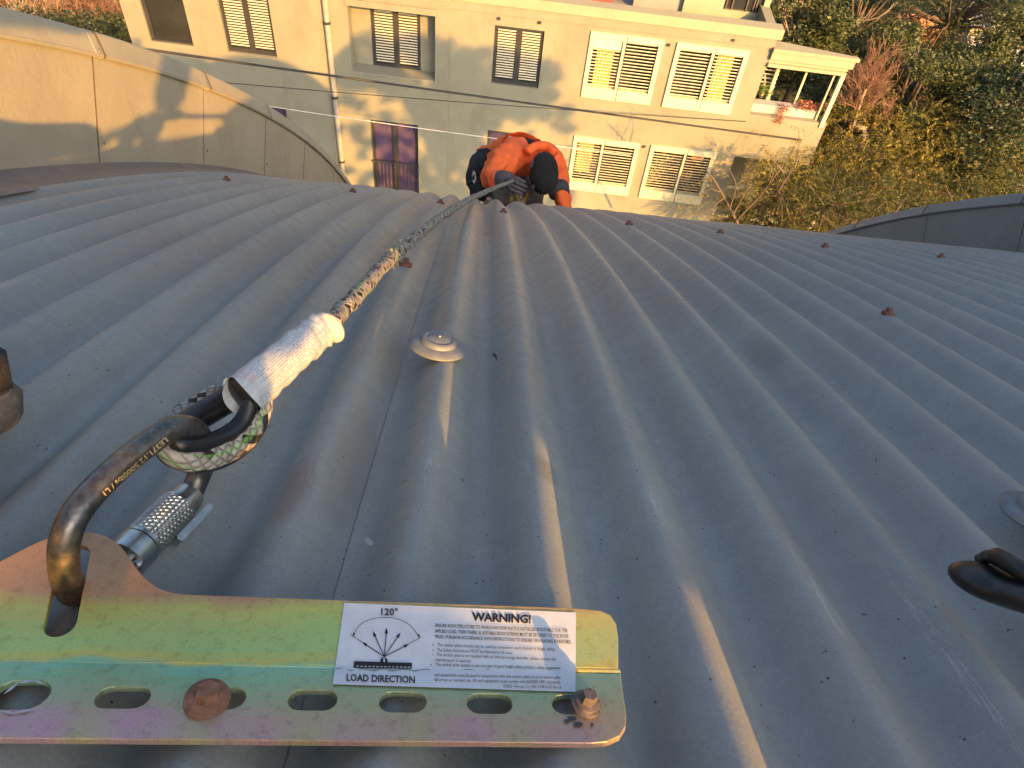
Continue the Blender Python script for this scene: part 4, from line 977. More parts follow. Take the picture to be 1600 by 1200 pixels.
leaf_cloud('red_leaves', [F(6.2 + i * .13, -8.12 + .03 * math.sin(i * 2), 0.2) for i in range(5)] + [F(5.8, -8.2, .1), F(5.75, -8.4, -.04)], [.14] * 7, 700, .07, leafmat('succulent_red', (.25, .06, .04), (.32, .12, .07), (.35, .2, .12)), PLR)
leaf_cloud('green_leaves', [F(5.3, -8.0, .6), F(5.45, -8.05, .6)], [.14] * 2, 160, .08, leafmat('succulent_green', (.06, .12, .03), (.1, .18, .04), (.14, .2, .06)), PLR)

# ------------------------------------------------------------------ overhead cables
def cable(p0, p1, sag, r, m, label, n=30):
    pts = [p0.lerp(p1, i / n) + Vector((0, 0, -sag * 4 * (i / n) * (1 - i / n))) for i in range(n + 1)]
    return tag(build('overhead_cable', G().tube(pts, r, 8), m, base=p0, smooth=True), label, 'cable')
M_CAB = mat('black_cable', (0.012, 0.012, 0.014), rough=0.5)
cable(at_y(150, 66, 12.5), at_y(1252, 219, 16.95), 0.02, 0.022, M_CAB, 'thick black power cable strung across the cream facade')
cable(at_y(330, 152, 13.6), at_y(985, 242, 16.9), 0.06, 0.007, mat('white_cable', (.65, .65, .62), rough=.5), 'thin white cable passing just above the orange worker')
cable(at_y(270, 122, 14.5), at_y(1166, 190, 16.95), 0.05, 0.009, M_CAB, 'thinnest dark wire between the two window rows')

# ------------------------------------------------------------------ people
M_ORANGE = mat('hi_vis_orange_fleece', (1.0, 0.155, 0.03), rough=0.85, scale=16, var=0.12, bump=0.4, bscale=50)
M_BEANIE = mat('black_knit', (0.013, 0.012, 0.012), rough=0.95, scale=60, bump=0.6, bscale=220)
M_GLOVE = mat('grey_work_glove', (0.09, 0.08, 0.085), rough=0.9, scale=60, var=0.35)
M_TROU = mat('dusty_work_trousers', (0.12, 0.10, 0.085), rough=0.9, scale=20, var=0.4, bump=0.3)
M_YEL = mat('yellow_trim', (0.42, 0.30, 0.02), rough=0.8, scale=60, col2=(0.06, 0.05, 0.02))
M_CHAR = mat('charcoal_cloth', (0.045, 0.047, 0.055), rough=0.85, scale=30, var=0.3)
def skin_mesh(name, verts, edges, m, parent, sub=2, root=0, wrinkle=0.0):
    """verts: (point, rx, ry)"""
    me = bpy.data.meshes.new(name); org = ORG[parent.name]
    me.from_pydata([tuple(v[0] - org) for v in verts], edges, []); o = bpy.data.objects.new(name, me); COL.objects.link(o)
    md = o.modifiers.new('s', 'SKIN'); md.use_smooth_shade = True; md.branch_smoothing = 0.6
    for i, v in enumerate(verts):
        sv = me.skin_vertices[0].data[i]; sv.radius = (v[1], v[2] if len(v) > 2 else v[1]); sv.use_root = (i == root)
    s = o.modifiers.new('u', 'SUBSURF'); s.levels = sub; s.render_levels = sub
    dg = bpy.context.evaluated_depsgraph_get(); dg.update(); m2 = bpy.data.meshes.new_from_object(o.evaluated_get(dg)); m2.name = name
    bpy.data.objects.remove(o); bpy.data.meshes.remove(me)
    if wrinkle:
        from mathutils import noise as mn
        ns = [v.normal.copy() for v in m2.vertices]
        for v, n_ in zip(m2.vertices, ns):
            q = v.co * 9; v.co += n_ * (mn.noise(q + Vector((0, 0, q.z * 1.5))) * wrinkle + mn.noise(q * 2.7) * wrinkle * 0.5)
    m2.polygons.foreach_set('use_smooth', [True] * len(m2.polygons))
    m2.materials.clear(); m2.materials.append(m); return link(name, m2, m, parent)
def hand(parent, wrist, dirv, palmn, sc=1.0, curl=0.9, m=None, side=1):
    """palm plus four curled fingers and a thumb, grown as one skinned chain set"""
    d = Vector(dirv).normalized(); n_ = Vector(palmn); n_ = (n_ - d * n_.dot(d)).normalized(); s = d.cross(n_) * side
    V = [(wrist, .026 * sc, .020 * sc), (wrist + d * .05 * sc, .034 * sc, .018 * sc)]; E_ = [(0, 1)]
    for k, (off, l_) in enumerate(((-.028, .034), (-.010, .040), (.010, .037), (.027, .029))):
        b = wrist + d * .088 * sc + s * off * sc; i0 = len(V); dd_ = d
        V.append((b, .0105 * sc)); E_.append((1, i0)); p = b; ang = 0
        for j in range(3):
            ang += curl; dd_ = d * math.cos(ang) + n_ * math.sin(ang); p = p + dd_ * l_ * sc * (1 - .15 * j); V.append((p, (.0095 - .001 * j) * sc)); E_.append((len(V) - 2, len(V) - 1))
    b = wrist + d * .03 * sc - s * .034 * sc; V.append((b, .013 * sc)); E_.append((0, len(V) - 1)); p = b
    for j in range(2): p = p + (d * .7 + n_ * (.5 + .4 * j) - s * .2).normalized() * .035 * sc; V.append((p, .011 * sc)); E_.append((len(V) - 2, len(V) - 1))
    return skin_mesh('hand', V, E_, m, parent, 1)
WK = tag(empty('person', at(800, 330, 4.35)), 'worker in orange jacket and black beanie bending over roof edge holding rope', 'person')
def q(px, py, t): return at(px, py, t)
V = [(q(770, 262, 4.72), .150, .13), (q(776, 246, 4.62), .150, .12), (q(798, 240, 4.42), .165, .115), (q(826, 243, 4.20), .16, .11), (q(842, 250, 4.10), .085, .085),
     (q(799, 246, 4.10), .080), (q(781, 259, 3.93), .074), (q(768, 273, 3.80), .062), (q(781, 281, 3.64), .050), (q(791, 283, 3.56), .040),
     (q(862, 250, 4.16), .078), (q(871, 268, 4.12), .066), (q(874, 290, 4.05), .056), (q(878, 312, 3.98), .048), (q(884, 334, 3.92), .042)]
E_ = [(0, 1), (1, 2), (2, 3), (3, 4), (3, 5), (5, 6), (6, 7), (7, 8), (8, 9), (3, 10), (10, 11), (11, 12), (12, 13), (13, 14)]
skin_mesh('jacket', V, E_, M_ORANGE, WK, 3, 2, 0.030)
g = G().tube([q(871, 291, 4.0), q(874, 303, 3.97)], [.0585, .057], 20); build('elbow_patch', g, M_CHAR, WK, smooth=True)
# collar and hood folds round the neck
g = G().tube(catmull([q(823, 238, 4.02), q(836, 229, 4.05), q(856, 229, 4.08), q(866, 240, 4.05)], 5), .024, 10); build('collar', g, M_ORANGE, WK, smooth=True)
# head: skull, jaw and face turned down towards the roof, beanie pulled over
hc_ = q(850, 271, 3.93); up_h = (q(850, 240, 4.0) - q(848, 312, 3.80)).normalized(); rt = (q(870, 271, 3.93) - q(830, 271, 3.93)).normalized(); fwd_h = rt.cross(up_h).normalized()
g = G().ellip(hc_ + fwd_h * 0.0, rt * .070, fwd_h * .085, up_h * .125, 24, 16)
for i, v in enumerate(g.v):
    h_ = (v - hc_).dot(up_h) / .125
    g.v[i] = v + rt * (v - hc_).dot(rt) * (0.10 * (1 - abs(h_ + .1))) + fwd_h * 0.01 * math.sin(h_ * 4)
build('beanie', g, M_BEANIE, WK, smooth=True)
sg_ = -1 if fwd_h.dot(ray(850, 271)) < 0 else 1     # the face points away from the eye, down to the roof
fc = hc_ + fwd_h * sg_ * .060 + up_h * .010
FACE = mat('face_skin', (0.32, 0.18, 0.13), rough=.6)
g = G().ellip(fc, rt * .062, fwd_h * .06, up_h * .085, 18, 12)
g.ellip(fc + fwd_h * sg_ * .060 - up_h * .01, rt * .012, fwd_h * .018, up_h * .022, 8, 6)
for s_ in (-1, 1): g.ellip(fc + rt * s_ * .066 + up_h * .01, rt * .010, fwd_h * .018, up_h * .03, 8, 6)
build('head', g, FACE, WK, smooth=True)
g = G()
for s_ in (-1, 1): g.ellip(fc + fwd_h * sg_ * .053 + rt * s_ * .026 + up_h * .012, rt * .011, fwd_h * .006, up_h * .008, 8, 6)
build('eye', g, M_INK, WK, smooth=True)
g = G().tube([q(831, 300, 3.86), q(833, 290, 3.83)], .008, 8); g.tube([q(829, 262, 3.85), q(833, 252, 3.9), q(842, 241, 3.98)], .006, 8); build('ear_strap', g, M_CHAR, WK, smooth=True)
hand(WK, q(790, 281, 3.56), (q(803, 287, 3.46) - q(790, 281, 3.56)), ray(800, 285), 1.0, 0.85, M_GLOVE)
g = G().tube([q(783, 281, 3.62), q(793, 282, 3.53)], [.046, .042], 16); build('glove_cuff', g, M_GLOVE, WK, smooth=True)
V = [(q(772, 262, 4.75), .15, .13), (q(786, 292, 4.5), .10), (q(792, 312, 4.22), .075), (q(790, 360, 4.6), .055), (q(818, 292, 4.55), .10), (q(832, 312, 4.24), .075), (q(828, 360, 4.6), .055)]
skin_mesh('trousers', V, [(0, 1), (1, 2), (2, 3), (0, 4), (4, 5), (5, 6)], M_TROU, WK, 2, 0, 0.012)
for (a_, b_) in (((795, 293, 4.02), (800, 318, 3.98)), ((803, 295, 4.02), (811, 318, 3.98)), ((826, 297, 4.06), (816, 318, 4.00))):
    build('yellow_strap', G().tube([q(*a_), q((a_[0] + b_[0]) / 2 + 2, (a_[1] + b_[1]) / 2, a_[2] - .03), q(*b_)], .011, 8, flat=.5), M_YEL, WK, smooth=True)
for (px_, py_) in ((797, 216), (843, 227)):
    g = G().ellip(q(px_, py_, 4.33), rt * .018, fwd_h * .012, UZ * .014, 10, 8); build('buckle', g, mat('white_buckle', (.6, .6, .6), rough=.4), WK, smooth=True)
g = G().tube(catmull([q(776, 240, 4.36), q(786, 222, 4.42), q(799, 217, 4.44), q(822, 221, 4.30), q(842, 229, 4.2)], 4), .022, 8); 
g.tube(catmull([q(776, 240, 4.32), q(770, 256, 4.4), q(764, 268, 4.45)], 4), .02, 8)
build('harness_strap', g, M_BLKCLOTH, WK, smooth=True)
# pouch and gear hanging at the worker's hip: carried, so a thing of its own
BG = tag(empty('tool_bag', q(748, 290, 4.4)), 'black tool bag hanging at the hip of the orange worker', 'bag')
V = [(q(762, 240, 4.5), .05, .05), (q(754, 258, 4.45), .085, .07), (q(745, 275, 4.4), .075, .06), (q(744, 292, 4.36), .055, .05), (q(750, 312, 4.3), .05, .05)]
skin_mesh('bag_body', V, [(0, 1), (1, 2), (2, 3), (3, 4)], M_BLKCLOTH, BG, 2, 1, 0.03)
g = G()
for k in range(9):
    a_ = q(738 + random.uniform(0, 20), 250 + random.uniform(0, 40), 4.33); b_ = a_ + Vector((random.gauss(0, .02), -.01, random.uniform(-.10, -.05))); g.tube(catmull([a_, a_.lerp(b_, .5) + Vector((random.gauss(0, .025), -.03, 0)), b_], 3), .007, 6)
build('gear_loop', g, M_BLACK, BG, smooth=True)
build('snap_hook', G().tube(catmull([q(739, 277, 4.25), q(741, 268, 4.25), q(743, 277, 4.25), q(741, 287, 4.25)], 3, True), .006, 6), M_ZINC, BG, smooth=True)

# the photographer, seated on the roof behind the camera; only a boot toe is in the frame
PG = tag(empty('person', roof(0.0, 3.9)), 'photographer seated above the anchor plate, one worn dark boot at left frame edge', 'person')
def P3(x, y, z): return Vector((x, y, z))
M_NAVY = mat('navy_work_clothes', (0.03, 0.035, 0.06), rough=.9, scale=20, var=.2)
V = [(P3(-.05, -1.00, .05), .15, .14), (P3(-.06, -.96, .25), .14, .12), (P3(-.08, -.86, .42), .16, .12), (P3(-.09, -.78, .54), .06), (P3(-.09, -.72, .60), .05),
     (P3(-.26, -.82, .42), .065), (P3(-.42, -.46, .26), .055), (P3(-.15, -.17, .12), .04), (P3(.10, -.88, .48), .060), (P3(.46, -.44, .33), .050), (P3(.18, -.23, -.055), .046),
     (P3(-.16, -.98, .04), .10), (P3(-.45, -.48, .20), .075), (P3(-.52, -.05, -.10), .055), (P3(.06, -.98, .02), .10), (P3(.13, -.66, .045), .072), (P3(.10, -1.05, .01), .05)]
skin_mesh('body', V, [(0, 1), (1, 2), (2, 3), (3, 4), (2, 5), (5, 6), (6, 7), (2, 8), (8, 9), (9, 10), (0, 11), (11, 12), (12, 13), (0, 14), (14, 15), (15, 16)], M_NAVY, PG, 2, 0, 0.006)
hd = P3(-.10, -.66, .66)
g = G().ellip(hd, Vector((.078, 0, 0)), Vector((0, .095, 0)), Vector((0, 0, .12)), 20, 14); g.ellip(hd + P3(0, .09, -.01), Vector((.013, 0, 0)), Vector((0, .02, 0)), Vector((0, 0, .022)), 8, 6)
for s_ in (-1, 1): g.ellip(hd + P3(s_ * .08, 0, 0), Vector((.01, 0, 0)), Vector((0, .018, 0)), Vector((0, 0, .03)), 8, 6)
build('head', g, FACE, PG, smooth=True)
g = G().lathe(hd + P3(0, 0, .02), (0, -.1, 1), [(.125, 0), (.125, .012), (.105, .03), (.10, .08), (.075, .125), (.03, .145)], 24); build('helmet', g, mat('white_helmet', (.6, .6, .6), rough=.3), PG, smooth=True)
hand(PG, P3(-.13, -.14, .11), (.55, .75, -.5), (.5, .3, .5), 1.0, .5, FACE); hand(PG, P3(.16, -.22, -.075), (-1, .12, -.45), (-.3, .2, -.9), 1.25, .25, M_GLOVE, -1)
def boot(toe, heel, n_, name='boot'):
    f_ = (toe - heel).normalized(); s_ = f_.cross(n_).normalized(); L_ = (toe - heel).length; g = G(); prof = []
    nst = 14
    for i in range(nst + 1):
        t = i / nst; wd = .036 + .012 * math.sin(t * math.pi * .9) ; 
        if t > .82: wd *= math.sqrt(max(0.02, 1 - ((t - .82) / .185) ** 2))
        hh = .105 - .055 * min(1, t / .55) if t < .55 else .052 - .012 * (t - .55) / .45
        if t > .86: hh *= .55 + .45 * math.sqrt(max(0, 1 - ((t - .86) / .145) ** 2))
        c_ = heel + f_ * L_ * t
        for k in range(16):
            a = 2 * math.pi * k / 16; g.v.append(c_ + s_ * wd * math.cos(a) + n_ * (.022 + hh / 2 + hh / 2 * math.sin(a)))
    for i in range(nst):
        for k in range(16): p_ = i * 16 + k; q_ = i * 16 + (k + 1) % 16; g.f.append((p_, q_, q_ + 16, p_ + 16))
    g.f.append(tuple(range(16))); g.f.append(tuple(nst * 16 + k for k in range(16)))
    M_B = mat('worn_dark_suede', (0.022, 0.022, 0.026), rough=.95, scale=160, var=.5, bump=.9, bscale=400)
    o = build(name, g, M_B, PG, smooth=True)
    g = G()
    for lev in (0.0, .024, .028):
        for i in range(24):
            t = i / 23; 
    def ring(z, grow):
        r_ = []
        for k in range(28):
            a = 2 * math.pi * k / 28; r_.append(heel.lerp(toe, .5) + f_ * (L_ * .5 + grow) * math.cos(a) * (1 - .05 * abs(math.sin(a))) + s_ * (.047 + grow) * math.copysign(abs(math.sin(a)) ** .8, math.sin(a)) + n_ * z)
        return r_
    rr_ = [ring(0.0, -.002), ring(.004, .003), ring(.020, .005), ring(.026, .001)]
    for r_ in rr_: g.v += r_
    for j in range(3):
        for k in range(28): p_ = j * 28 + k; q_ = j * 28 + (k + 1) % 28; g.f.append((p_, q_, q_ + 28, p_ + 28))
    g.f.append(tuple(range(28))); g.f.append(tuple(84 + k for k in range(28)))
    build('sole', g, mat('worn_tan_sole', (0.16, 0.13, 0.10), rough=.9, scale=200, var=.3, bump=.5), o, smooth=True, auto=50)
toe_ = on_roof(30, 655, 0.012); boot(toe_, toe_ - A * .20 - roof_t(5.3) * .14, roof_n(5.3))
t2 = roof(.10, 3.55, .004); boot(t2, t2 - roof_t(3.5) * .24, roof_n(3.5))
def sun_blocker_bag(p0, p1, r, h, label, m):  # added bags, out of view, that block the low sun on the roof
    K = tag(empty('sun_blocker_bag', (p0 + p1) / 2), label, 'bag'); ax_ = (p1 - p0).normalized(); n_ = UZ; s_ = ax_.cross(n_).normalized(); g = G(); nst = 16; sg2 = 20
    for i in range(nst + 1):
        t = i / nst; e = min(1, (math.sin(math.pi * min(max(t, .004), .996))) ** .28) * (1 + .03 * math.sin(i * 1.9))
        for k in range(sg2):
            a = 2 * math.pi * k / sg2; cx, cz = math.cos(a), math.sin(a)
            g.v.append(p0.lerp(p1, t) + s_ * math.copysign(abs(cx) ** .7, cx) * r * e + n_ * (h / 2 + math.copysign(abs(cz) ** .7, cz) * h / 2 * e))
    for i in range(nst):
        for k in range(sg2): a_ = i * sg2 + k; b_ = i * sg2 + (k + 1) % sg2; g.f.append((a_, b_, b_ + sg2, a_ + sg2))
    g.f.append(tuple(range(sg2))); g.f.append(tuple(nst * sg2 + k for k in range(sg2)))
    build('bag_body', g, m, K, smooth=True)
    for sd in (-1, 1): build('handle', G().tube(catmull([p0.lerp(p1, .3) + s_ * r * .5 * sd + n_ * h * .9, p0.lerp(p1, .5) + s_ * r * .7 * sd + n_ * (h + .03), p0.lerp(p1, .7) + s_ * r * .5 * sd + n_ * h * .9], 5), .012, 8), M_BLKCLOTH, K, smooth=True)
def rp_(x, y, h=0.0):
    z = ROOF_C.z + math.sqrt(RR ** 2 - (y - ROOF_C.y) ** 2); return Vector((x, y, z + h))
sun_blocker_bag(rp_(.20, -.90), rp_(.52, -.63), .09, .10, 'flat black bag added behind the camera to shade the roof', M_BLKCLOTH)
sun_blocker_bag(rp_(.535, -.50, -.01), rp_(1.80, -.08, -.01), .085, .22, 'long black bag added out of frame to shade the right of the roof', M_BLKCLOTH)

# ------------------------------------------------------------------ trees
def branchy(parent, base, top, r0, n, spread, m, seed, levels=3, twig=0.012, name='trunk', up=0.6):
    rnd = random.Random(seed); g = G(); tips = []
    def grow(p, d, L_, r, lev):
        pts = [p]; rs_ = [r]; nst = 5 if lev < 2 else 4
        for i in range(nst):
            d = (d + Vector((rnd.gauss(0, .13), rnd.gauss(0, .13), rnd.gauss(0, .09) + .04)) * (1 + lev * .3)).normalized(); pts.append(pts[-1] + d * L_ / nst); rs_.append(max(r * (1 - .55 * (i + 1) / nst), twig * .5))
        g.tube(pts, rs_, 6 if lev < 2 else (4 if lev < 3 else 3), cap=False); tips.append(pts[-1])
        if lev < levels:
            k = n if lev else n + 2
            for i in range(k):
                j = rnd.randint(2 if lev == 0 else 1, nst); q_ = pts[j]; dd = (d * up + Vector((rnd.gauss(0, 1), rnd.gauss(0, 1), rnd.gauss(.25, .6))).normalized() * spread).normalized()
                grow(q_, dd, L_ * rnd.uniform(.45, .75), rs_[j] * rnd.uniform(.5, .7), lev + 1)
    grow(base, (top - base).normalized(), (top - base).length, r0, 0)
    o = build(name, g, m, parent, smooth=True); return o, tips
M_BARK = mat('brown_bark', (0.10, 0.075, 0.055), rough=.95, scale=8, var=.4, bump=.5)
M_PALEB = mat('pale_bark', (0.42, 0.36, 0.28), rough=.9, scale=4, var=.3, bump=.3)
M_PINKT = mat('reddish_bare_twigs', (0.22, 0.125, 0.09), rough=.9, var=.25, scale=2)
LF_OLIVE = leafmat('olive_wattle_leaf', (0.030, 0.046, 0.012), (0.058, 0.072, 0.017), (0.13, 0.125, 0.028), .3)
LF_OLIVE2 = leafmat('gold_leaf_and_sunlit_tip', (0.12, 0.115, 0.022), (0.20, 0.18, 0.034), (0.32, 0.27, 0.055), .35)  # sunlit gold put into the leaf colour; also the sapling's yellow leaves
LF_DARK = leafmat('dark_evergreen_leaf', (0.012, 0.030, 0.016), (0.026, 0.050, 0.022), (0.07, 0.09, 0.03), .2)
LF_MID = leafmat('mid_green_leaf', (0.03, 0.05, 0.018), (0.06, 0.085, 0.026), (0.12, 0.13, 0.04), .3)
def frond_cloud(name, starts, dirs, L_, m, parent, nleaf=26, ls=.07, asp=4.0):
    """arching sprays of narrow leaflets, each leaflet its own face"""
    S_ = len(starts); st = np.array([tuple(s) for s in starts]); dr = np.array([tuple(d) for d in dirs]); dr /= np.linalg.norm(dr, axis=1)[:, None]
    t = (np.arange(nleaf) + .5) / nleaf
    Ls = L_ * rng.uniform(.6, 1.3, S_)
    p = st[:, None, :] + dr[:, None, :] * (t[None, :, None] * Ls[:, None, None]); p[:, :, 2] -= (t[None, :] ** 2) * Ls[:, None] * rng.uniform(.35, .9, S_)[:, None]
    tang = dr[:, None, :].repeat(nleaf, 1).copy(); tang[:, :, 2] -= 1.2 * t[None, :]; tang /= np.linalg.norm(tang, axis=2)[:, :, None]
    side = np.cross(tang, rng.normal(size=(S_, 1, 3))); side /= np.linalg.norm(side, axis=2)[:, :, None]
    sg = np.where(np.arange(nleaf) % 2 == 0, 1, -1)[None, :, None]
    a = side * sg * .8 + tang * .6; a[:, :, 2] -= .25; a /= np.linalg.norm(a, axis=2)[:, :, None]
    b = np.cross(a, side + rng.normal(size=side.shape) * .6); b /= np.linalg.norm(b, axis=2)[:, :, None]
    s = ls * rng.uniform(.7, 1.3, (S_, nleaf, 1)) * (1.15 - t[None, :, None] * .6)
    p = p + rng.normal(size=p.shape) * .01
    v = np.stack([p, p + a * s * .5 + b * s / asp / 2, p + a * s, p + a * s * .5 - b * s / asp / 2], 2).reshape(-1, 3); n = S_ * nleaf
    v = (v - np.array(tuple(ORG[parent.name]))).astype(np.float32)
    me = bpy.data.meshes.new(name); me.vertices.add(4 * n); me.vertices.foreach_set('co', v.ravel()); me.loops.add(4 * n); me.loops.foreach_set('vertex_index', np.arange(4 * n, dtype=np.int32))
    me.polygons.add(n); me.polygons.foreach_set('loop_start', np.arange(0, 4 * n, 4, dtype=np.int32)); me.update(); me.validate(); return link(name, me, m, parent)
def ellip_pts(c, r, n, up=0.0):
    d = rng.normal(size=(n, 3)); d /= np.linalg.norm(d, axis=1)[:, None]; d[:, 2] = np.abs(d[:, 2]) * up + d[:, 2] * (1 - up)
    rr = rng.random(n) ** .35; return np.array(tuple(c)) + d * rr[:, None] * np.array(r), d
# olive wattle beside the block, upper sprays coloured as sunlit gold
WT = tag(empty('wattle_tree', Vector((10.2, 17.6, GZ))), 'dense olive wattle with drooping sunlit sprays at the corner of the cream block', 'tree')
_, _ = branchy(WT, Vector((10.2, 17.6, GZ)), Vector((10.1, 17.4, -11.5)), .14, 4, .9, M_BARK, 3, 2)
lobes = []
for (px_, py_, y_, r_) in [(1340, 230, 13.0, .95), (1420, 225, 13.6, 1.0), (1500, 240, 14.2, 1.0), (1270, 265, 12.8, .85), (1360, 290, 12.3, 1.1), (1450, 290, 12.8, 1.2), (1540, 290, 13.6, 1.1), (1220, 305, 12.6, .75), (1290, 325, 12.2, .9), (1180, 325, 12.9, .55), (1390, 345, 11.9, 1.0), (1220, 350, 12.4, .7), (1320, 370, 11.8, 1.0), (1500, 350, 12.6, 1.2), (1240, 292, 13.7, .5), (1212, 305, 13.9, .45), (1262, 302, 13.6, .6), (1190, 340, 12.6, .6), (1600, 250, 14.6, 1.0), (1590, 330, 13.4, 1.2), (1140, 340, 13.2, .4)]:
    y_ += (4.6 if px_ > 1235 else 2.6) if py_ < 300 else 2.2
    lobes.append((at_y(px_, py_, y_), r_ * (1.25 if py_ < 300 else 1.12)))
st, di = [], []
for c_, r_ in lobes:
    n_ = int(190 * r_ ** 1.6); p_, d_ = ellip_pts(c_, (r_, r_, r_ * .75), n_)
    st += list(p_); d_ = d_ * .8 + rng.normal(size=d_.shape) * .35; d_[:, 2] = d_[:, 2] * .5 + .30; di += list(d_)
frond_cloud('foliage', st, di, .62, LF_OLIVE, WT, 40, .070, 5)
st, di = [], []
for c_, r_ in lobes[:8]:
    n_ = int(75 * r_); p_, d_ = ellip_pts(c_ + Vector((0, 0, r_ * .45)), (r_ * .9, r_ * .9, r_ * .35), n_, 1.0)
    st += list(p_); d_ = d_ * .6 + np.array((-.25, -.2, .2)) + rng.normal(size=d_.shape) * .3; di += list(d_)
frond_cloud('sunlit_tips', st, di, .6, LF_OLIVE2, WT, 30, .08, 4)
V_ = G()
for c_, r_ in lobes:
    for k in range(6):
        d = Vector((random.gauss(0, 1), random.gauss(0, 1), random.gauss(.3, .6))).normalized(); V_.tube(catmull([c_ - d * r_ * .6 + Vector((0, 0, -.3)), c_, c_ + d * r_ * 1.0], 2), [.03, .024, .018, .012, .008], 5)
build('branches', V_, M_BARK, WT, smooth=True)
# thin leaning sapling in front of the lower windows
SP = tag(empty('sapling', at_y(1135, 345, 13.0)), 'thin leafless sapling with sparse sprays crossing the lower right window', 'tree')
g = G()
sp1 = catmull([at_y(1180, 400, 12.6), at_y(1140, 325, 12.8), at_y(1118, 285, 13), at_y(1104, 268, 13.1)], 4); g.tube(sp1, [.035 - .002 * i for i in range(len(sp1))], 6)
brs = [((1140, 325), (1150, 290), (1138, 262)), ((1125, 300), (1108, 296), (1090, 312)), ((1145, 335), (1165, 300), (1180, 262)), ((1150, 345), (1200, 290), (1215, 235)), ((1200, 290), (1225, 255), (1250, 215)), ((1215, 300), (1245, 250), (1248, 205)), ((1130, 310), (1100, 330), (1060, 338)), ((1225, 270), (1200, 240), (1190, 225)), ((1110, 280), (1095, 282), (1075, 300))]
for b_ in brs: c_ = catmull([at_y(x, y, 12.7) for x, y in b_], 4); g.tube(c_, [max(.018 - .0018 * i, .005) for i in range(len(c_))], 5)
build('trunk', g, M_BARK, SP, smooth=True)
st = [at_y(x + random.gauss(0, 12), y + random.gauss(0, 12), 12.7) for b_ in brs for (x, y) in (b_[1], b_[2]) for k in range(5)] + [at_y(1060 + random.uniform(-25, 60), 325 + random.uniform(-15, 25), 13.2) for k in range(30)]
frond_cloud('foliage', st, [Vector((random.gauss(0, .5), random.gauss(0, .3), random.uniform(-.6, .9))) for _ in st], .28, LF_OLIVE2, SP, 14, .05, 4)
def leafy(name, base, crown, rads, n, size, m, label, group=None, trunk=M_BARK, asp=2.2, clumps=22, seed=1, droop=0.0, tr=.16, limbs=True):
    T_ = tag(empty(name, base), label, 'tree', group); c_ = Vector(crown)
    g = G(); top = c_ + Vector((0, 0, rads[2] * .3)); g.tube(catmull([Vector(base), Vector(base).lerp(top, .5) + Vector((random.uniform(-.3, .3), 0, 0)), top], 4), [tr * (1 - .085 * i) for i in range(9)], 8)
    cs, _ = ellip_pts(c_, (rads[0] * .8, rads[1] * .8, rads[2] * .8), clumps); 
    if limbs:
        for p_ in cs: g.tube([Vector(base).lerp(top, .72), Vector(p_).lerp(top, .4), Vector(p_)], [tr * .4, tr * .25, tr * .08], 5)
    build('trunk', g, trunk, T_, smooth=True)
    rr = rng.uniform(.12, .34, clumps) * min(rads) * 1.15; rd = np.stack([rr * 1.35, rr * 1.35, rr * .7], 1)
    leaf_cloud('crown', cs, rd, n, size, m, T_, aspect=asp, droop=droop); return T_
def gbase(p): return Vector((p.x, p.y, GZ))
def tree_px(name, px_, py_, y_, rx, rz, n, size, m, label, **k):
    c_ = at_y(px_, py_, y_); return leafy(name, gbase(c_), c_, (rx, rx, rz), n, size, m, label, **k)
tree_px('broadleaf_tree', 1540, 190, 19, 2.6, 2.0, 26000, .10, LF_DARK, 'dark green bushy tree above the wattle, below the pines at right', clumps=34)
tree_px('broadleaf_tree', 1420, 165, 19.5, 2.0, 1.5, 16000, .10, LF_MID, 'mid green feathery tree just right of the balcony roof', clumps=26)
tree_px('broadleaf_tree', 1300, 205, 21, 1.6, 1.4, 9000, .10, LF_DARK, 'dark tree seen through the open balcony frame', clumps=20)
tree_px('broadleaf_tree', 1262, 70, 25, 2.3, 1.8, 15000, .13, LF_MID, 'olive green shrubby tree behind the balcony roof', clumps=26)
tree_px('pine_tree', 1340, 40, 31, 3.2, 2.4, 22000, .16, LF_DARK, 'dark pine behind the bare pinkish tree, left of the other pine', clumps=30, asp=6)
tree_px('pine_tree', 1490, 25, 33, 3.6, 2.6, 24000, .17, LF_DARK, 'wide dark pine at the top right of the picture', clumps=36, asp=6)
tree_px('broadleaf_tree', 1440, 110, 26, 2.6, 1.6, 18000, .13, LF_MID, 'yellow-green crown in the middle of the right-hand trees', clumps=26)
tree_px('broadleaf_tree', 1590, 100, 27, 2.4, 1.8, 12000, .13, LF_MID, 'olive crown cut by the right edge of the frame below roofs', clumps=22)
tree_px('broadleaf_tree', 1600, 20, 42, 3.0, 1.6, 7000, .2, LF_DARK, 'far dark crown in the extreme top right corner', clumps=18)
tree_px('broadleaf_tree', 1400, -30, 42, 5.0, 2.2, 12000, .22, LF_DARK, 'far dark trees at the upper edge behind the pines', clumps=26)
tree_px('broadleaf_tree', 1230, -10, 36, 3.0, 2.0, 9000, .18, LF_DARK, 'dark evergreen behind the penthouse at the top edge', clumps=22)
